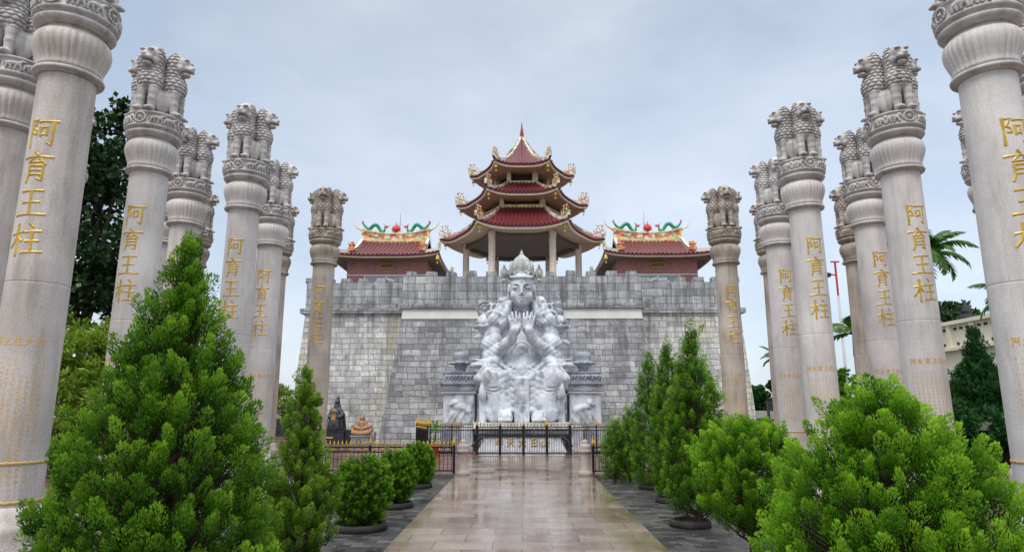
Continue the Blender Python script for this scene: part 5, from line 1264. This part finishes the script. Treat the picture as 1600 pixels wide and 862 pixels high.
leafy('shrub', 'light green shrub between two right pillars under the lamp post', 'bush', 14.6, 30.5, [((0, 0, 1.5), (1.1, 1.1, 1.3)), ((.4, 0, 2.7), (.85, .9, 1.0)), ((-.4, .5, 2.2), (.8, .8, .8))], 7000, .22, M['thuja_lime'], 44, (.08, 1.6), .28)
for (x, y, bl, lb, s) in ((20.2, 51.0, [((0, 0, 1.9), (1.5, .8, .8)), ((1.6, .3, 1.95), (1.2, .8, .75))], 'low brownish clipped hedge behind the white wall right of the castle', 45), (20.6, 52.5, [((0, 0, 3.65), (.95, .7, .5)), ((.9, 0, 3.7), (.8, .7, .45))], 'flat topped brownish clipped tree over the hedge right of the castle', 46)):
    leafy('clipped_hedge', lb, 'hedge', x, y, bl, 6000, .2, M['hedge'], s, (.09, 3.0), .45, hollow=.5)
leafy('shrub', 'dark green layered shrub close to the right castle corner, left of the flat clipped tree', 'bush', 18.6, 52.0, [((0, 0, 2.7), (.95, .9, .55)), ((-.2, 0, 3.2), (.7, .7, .35)), ((.2, 0, 2.0), (1.0, .9, .5))], 5000, .26, M['conifer'], 47, (.1, 2.6), .3)
def palm(label, x, y, h, nf, fl, seed, shaft=False, droop=1.0, r0=.14, elev=(.1, 1.2), lean=0., group='palms behind the right pillars'):
    rng = np.random.default_rng(seed); t = thing('palm_tree', label, 'palm', (x, y, 0), 0, group)
    b = MB(); b.tube([(0, 0, -.2), (lean * .2, 0, h * .4), (lean * .6, 0, h * .8), (lean, 0, h)], [r0 * 1.2, r0, r0 * .85, r0 * .8], 10); b.build('trunk', M['bark'], t, (0, 0, 0))
    if shaft:
        b = MB(); b.tube([(lean, 0, h - .05), (lean, 0, h + 1.0)], [r0 * 1.05, r0 * .6], 10); b.build('crownshaft', M['crownshaft'], t, (0, 0, 0)); h += .9
    for i in range(nf):
        a = i * 2.39996 + rng.normal(0, .2); e_ = elev[0] + (elev[1] - elev[0]) * ((i + .5) / nf); ln = fl * rng.uniform(.8, 1.1)
        n = 30; s = np.linspace(0, 1, n); el = e_ - droop * s ** 1.4 * (1.4 - .3 * e_); dx = np.cumsum(np.cos(el)) * ln / n; dz = np.cumsum(np.sin(el)) * ln / n
        ra = np.stack([lean + np.cos(a) * dx, np.sin(a) * dx, h + dz], 1); tg_ = unit(np.gradient(ra, axis=0)); sd_ = np.array([-math.sin(a), math.cos(a), 0]); upv = np.cross(tg_, sd_)
        V, F, tt = [], [], []; k = 0
        for side in (-1, 1):
            P = ra[3:]; d = unit(sd_ * side * .9 + tg_[3:] * .75 + upv[3:] * .25 * side * 0 - np.array([0, 0, .35]) + rng.normal(0, .08, P.shape)); l = ln * .30 * np.sin(PI * np.clip(.15 + .8 * s[3:], 0, 1)) * rng.uniform(.85, 1.1, len(P))
            w_ = tg_[3:] * (.06 * fl / 2)
            for p, q, ll, ww in zip(P, d, l, w_):
                V += [p - ww, p + ww, p + q * ll * .6 + ww * .8 - np.array([0, 0, .03]), p + q * ll - np.array([0, 0, .16 * ll])]; F.append((k, k + 1, k + 2, k + 3)); k += 4; tt.append(.5 + rng.normal(0, .18))
        fr = link('frond', np_mesh('frond', np.array(V), np.array(F), M['palm'], False, np.clip(tt, 0, 1)), t)
        b = MB(); b.tube([tuple(p) for p in ra[::3]], list(np.linspace(.035, .008, len(ra[::3])) * fl / 2), 5); b.build('midrib', M['palm'], fr, (0, 0, 0))
    return t
PG = 1
palm('palm with dense drooping fronds right of the tall right pillar with gold letters', 18.9, 29.5, 9.0, 22, 2.1, 51, droop=1.25, r0=.17, elev=(-.2, 1.3))
palm('palm whose frond tips show left of the nearest right shaft', 22.7, 29.5, 7.0, 14, 2.0, 52, droop=1.1, elev=(-.1, 1.3))
palm('slender dark stemmed palm with a red crownshaft between two right pillars, under the lamp post', 14.35, 28.0, 4.2, 9, 1.9, 53, True, 1.1, .095, (.0, 1.1))
palm('small palm whose fronds show beside the thin right background shaft near the castle', 18.2, 46.5, 5.4, 10, 1.5, 54, False, 1.0, .1, (-.1, 1.2))

leafy('shrub', 'dark shrub before the white topped boundary wall, between the two nearest right shafts', 'bush', 17.5, 25.6, [((0, 0, 1.0), (.9, 1.0, 1.0)), ((-.3, 1.2, 1.5), (.8, .9, .8)), ((.2, 3.0, 1.6), (.7, 1, .9))], 9000, .2, M['conifer'], 48, (.07, 1.0), .3)
# street lamp
lp = thing('lamp_post', 'white lamp post with a red top arm and a black lamp among the right pillars', 'lamp post', (15.1, 30.5, 0)); o = origin(lp)
b = MB(); b.tube([(15.1, 30.5, -.1), (15.1, 30.5, 7.2)], [.075, .055], 10); b.build('pole', M['white'], lp)
b = MB(); b.box((15.1, 30.5, 8.0), (.07, .07, 1.7)); b.box((15.1, 30.5, 8.86), (.40, .08, .06)); b.tube([(15.1, 30.5, 8.2), (14.8, 30.5, 8.25)], .035, 6); b.build('top_arm', M['red'], lp)
b = MB(); b.ball((14.62, 30.45, 8.22), (.24, .18, .11), 10, 6); b.box((14.6, 30.45, 8.13), (.34, .26, .06)); b.build('lamp_head', M['black_stone'], lp)
fp = thing('flag_pole', 'thin white pole leaning beside the second lettered left shaft', 'pole', (-13.2, 21.0, 0)); b = MB(); b.tube([(-13.2, 21.0, -.1), (-13.2, 21.0, 5.4)], [.05, .04], 8); b.build('pole', M['white'], fp); b = MB(); b.tube([(-13.2, 21, 5.4), (-13.2, 21, 6.3)], [.045, .04], 8); b.build('pole_top', M['red'], fp)
# boundary walls
for s, lb in ((-1, 'low boundary wall of dark slate with a pale balustrade on top, left of the castle'), (1, 'low boundary wall of dark slate with a white top, right of the castle')):
    t = thing('boundary_wall', lb, 'wall', (s * 18.2, 40, 0)); b = MB(); b.box((s * 18.25, 31, .45), (.4, 50, 1.3)); b.build('slate_wall', M['wall_dark'], t)
    if s > 0:
        b = MB(); b.box((s * 18.3, 31, 1.4), (.3, 50, .56)); b.build('white_coping', M['wall_white'], t)
        b = MB(); b.box((s * 18.2, 48.6, 1.75), (.3, .3, 1.3)); b.build('dark_post', M['black_stone'], t)
    else:
        b = MB(); b.box((s * 18.25, 31, 1.16), (.42, 50, .12)); b.box((s * 18.25, 31, 2.26), (.42, 50, .16)); b.build('rail', M['wall_white'], t)
        for i in range(83):
            b = MB(); y = 6.4 + i * .6; b.lathe([(.1, 1.21), (.1, 1.28), (.06, 1.34), (.13, 1.6), (.07, 1.95), (.1, 2.1), (.1, 2.19)], 8, (s * 18.25, y, 0)); b.build('baluster', M['wall_white'], t)
# cream building
cb = thing('cream_building', 'cream terrace wall of a building with small dark openings, between the two nearest right pillars', 'building', (32, 44, 0)); o = origin(cb)
b = MB(); b.box((33, 45, 3.6), (8, 18, 7.6)); b.build('wall', M['cream_build'], cb)
b = MB(); b.box((33, 45, 7.5), (8.5, 18.5, .24)); b.box((28.85, 45, 5.75), (.35, 18.2, .18)); b.build('cornice', M['cream_build'], cb)
for i in range(8):
    y = 37 + i * 2.3
    b = MB(); b.box((28.95, y, 6.6), (.22, .34, 1.54)); b.build('pilaster', M['cream_build'], cb)
    for dy in (.55, 1.15, 1.75): b = MB(); b.box((28.99, y + dy, 7.1), (.06, .3, .16)); b.build('vent_opening', M['dark_in'], cb)
    for dy in (.7, 1.6): b = MB(); b.box((28.99, y + dy, 6.1), (.06, .2, .2)); b.build('drain_opening', M['dark_in'], cb)
rf = thing('roof_finial', 'dark tiered roof ornament on the cream building, just right of the tall right pillar', 'ornament', (29.3, 42.5, 7.6))
b = MB(); b.lathe([(.55, 0), (.6, .2), (.3, .34), (.34, .5), (.42, .56), (.2, .7), (.24, .82), (.09, 1.0), (.02, 1.25)], 10, (29.3, 42.5, 7.6)); b.build('tier', M['wall_dark'], rf)
leafy('broadleaf_tree', 'dark tree top behind the roof ornament of the cream building', 'tree', 31.0, 47.5, [((0, 0, 8.4), (1.9, 1.4, 1.0)), ((-1.1, 0, 8.9), (1.0, 1, .7)), ((1.2, 0, 8.6), (1.1, 1, .8))], 3500, .34, M['broad_dark'], 61, (.15, 7.6), .35)
palm('small spiky yellowish palm standing on the cream building roof', 29.6, 39.5, 7.6, 10, 1.0, 55, False, .5, .1, (.1, 1.4))
# potted palm
pp = thing('potted_palm', 'leafy palm in a terracotta pot behind the low left fence', 'potted plant', (-3.62, 27.6, 0)); b = MB(); b.lathe([(.2, 0), (.28, .4), (.32, .42), (.32, .5), (.27, .5), (.26, .44), (.02, .44)], 20, (-3.62, 27.6, 0)); b.build('pot', M['terracotta'], pp)
rng = np.random.default_rng(71); V, F, tt = [], [], []; k = 0
for i in range(34):
    a = i * 2.4; tier = 1.25 if i % 3 else .62; e_ = rng.uniform(.1, 1.2); ln = rng.uniform(.35, .6)
    p0 = np.array([0, 0, .48 + (tier - .5) * rng.uniform(.6, 1)]); d = np.array([math.cos(a) * math.cos(e_), math.sin(a) * math.cos(e_), math.sin(e_)]); sd_ = np.array([-math.sin(a), math.cos(a), 0]) * .05
    p1 = p0 + d * ln * .6; p2 = p0 + d * ln + np.array([0, 0, -.14])
    V += [p0, p1 + sd_, p2, p1 - sd_]; F.append((k, k + 1, k + 2, k + 3)); k += 4; tt.append(rng.uniform(.3, .9))
link('leaves', np_mesh('leaves', np.array(V), np.array(F), M['leafgreen'], False, tt), pp)
b = MB(); b.tube([(-3.62, 27.6, .44), (-3.6, 27.6, 1.2)], [.04, .025], 6); b.build('stem', M['bark'], pp)

# fallen leaves on the wet setts
rng = np.random.default_rng(77); n = 700; sx = np.where(rng.random(n) < .6, 1, -1)
P = np.stack([sx * (2.25 + rng.random(n) ** 1.3 * 2.4) + .05, 4 + rng.random(n) ** .8 * 16, np.full(n, -.094)], 1)
a = rng.random(n) * 2 * PI; D_ = np.stack([np.cos(a), np.sin(a), rng.uniform(-.02, .12, n)], 1); S_ = np.stack([-np.sin(a), np.cos(a), rng.uniform(-.1, .1, n)], 1); l = rng.uniform(.03, .075, n)[:, None]
V = np.stack([P, P + D_ * l * .5 + S_ * l * .28, P + D_ * l, P + D_ * l * .5 - S_ * l * .28], 1).reshape(-1, 3); V[:, 2] = np.maximum(V[:, 2], -.096)
fl = link('fallen_leaves', np_mesh('fallen_leaves', V, np.arange(len(V)).reshape(-1, 4), leafmat('dead leaf', lin(92, 70, 44), lin(142, 116, 74), lin(186, 168, 116)), False, rng.random(n)))
tag(fl, 'small brown and tan fallen leaves scattered on the dark wet paving', 'leaves', kind='stuff')
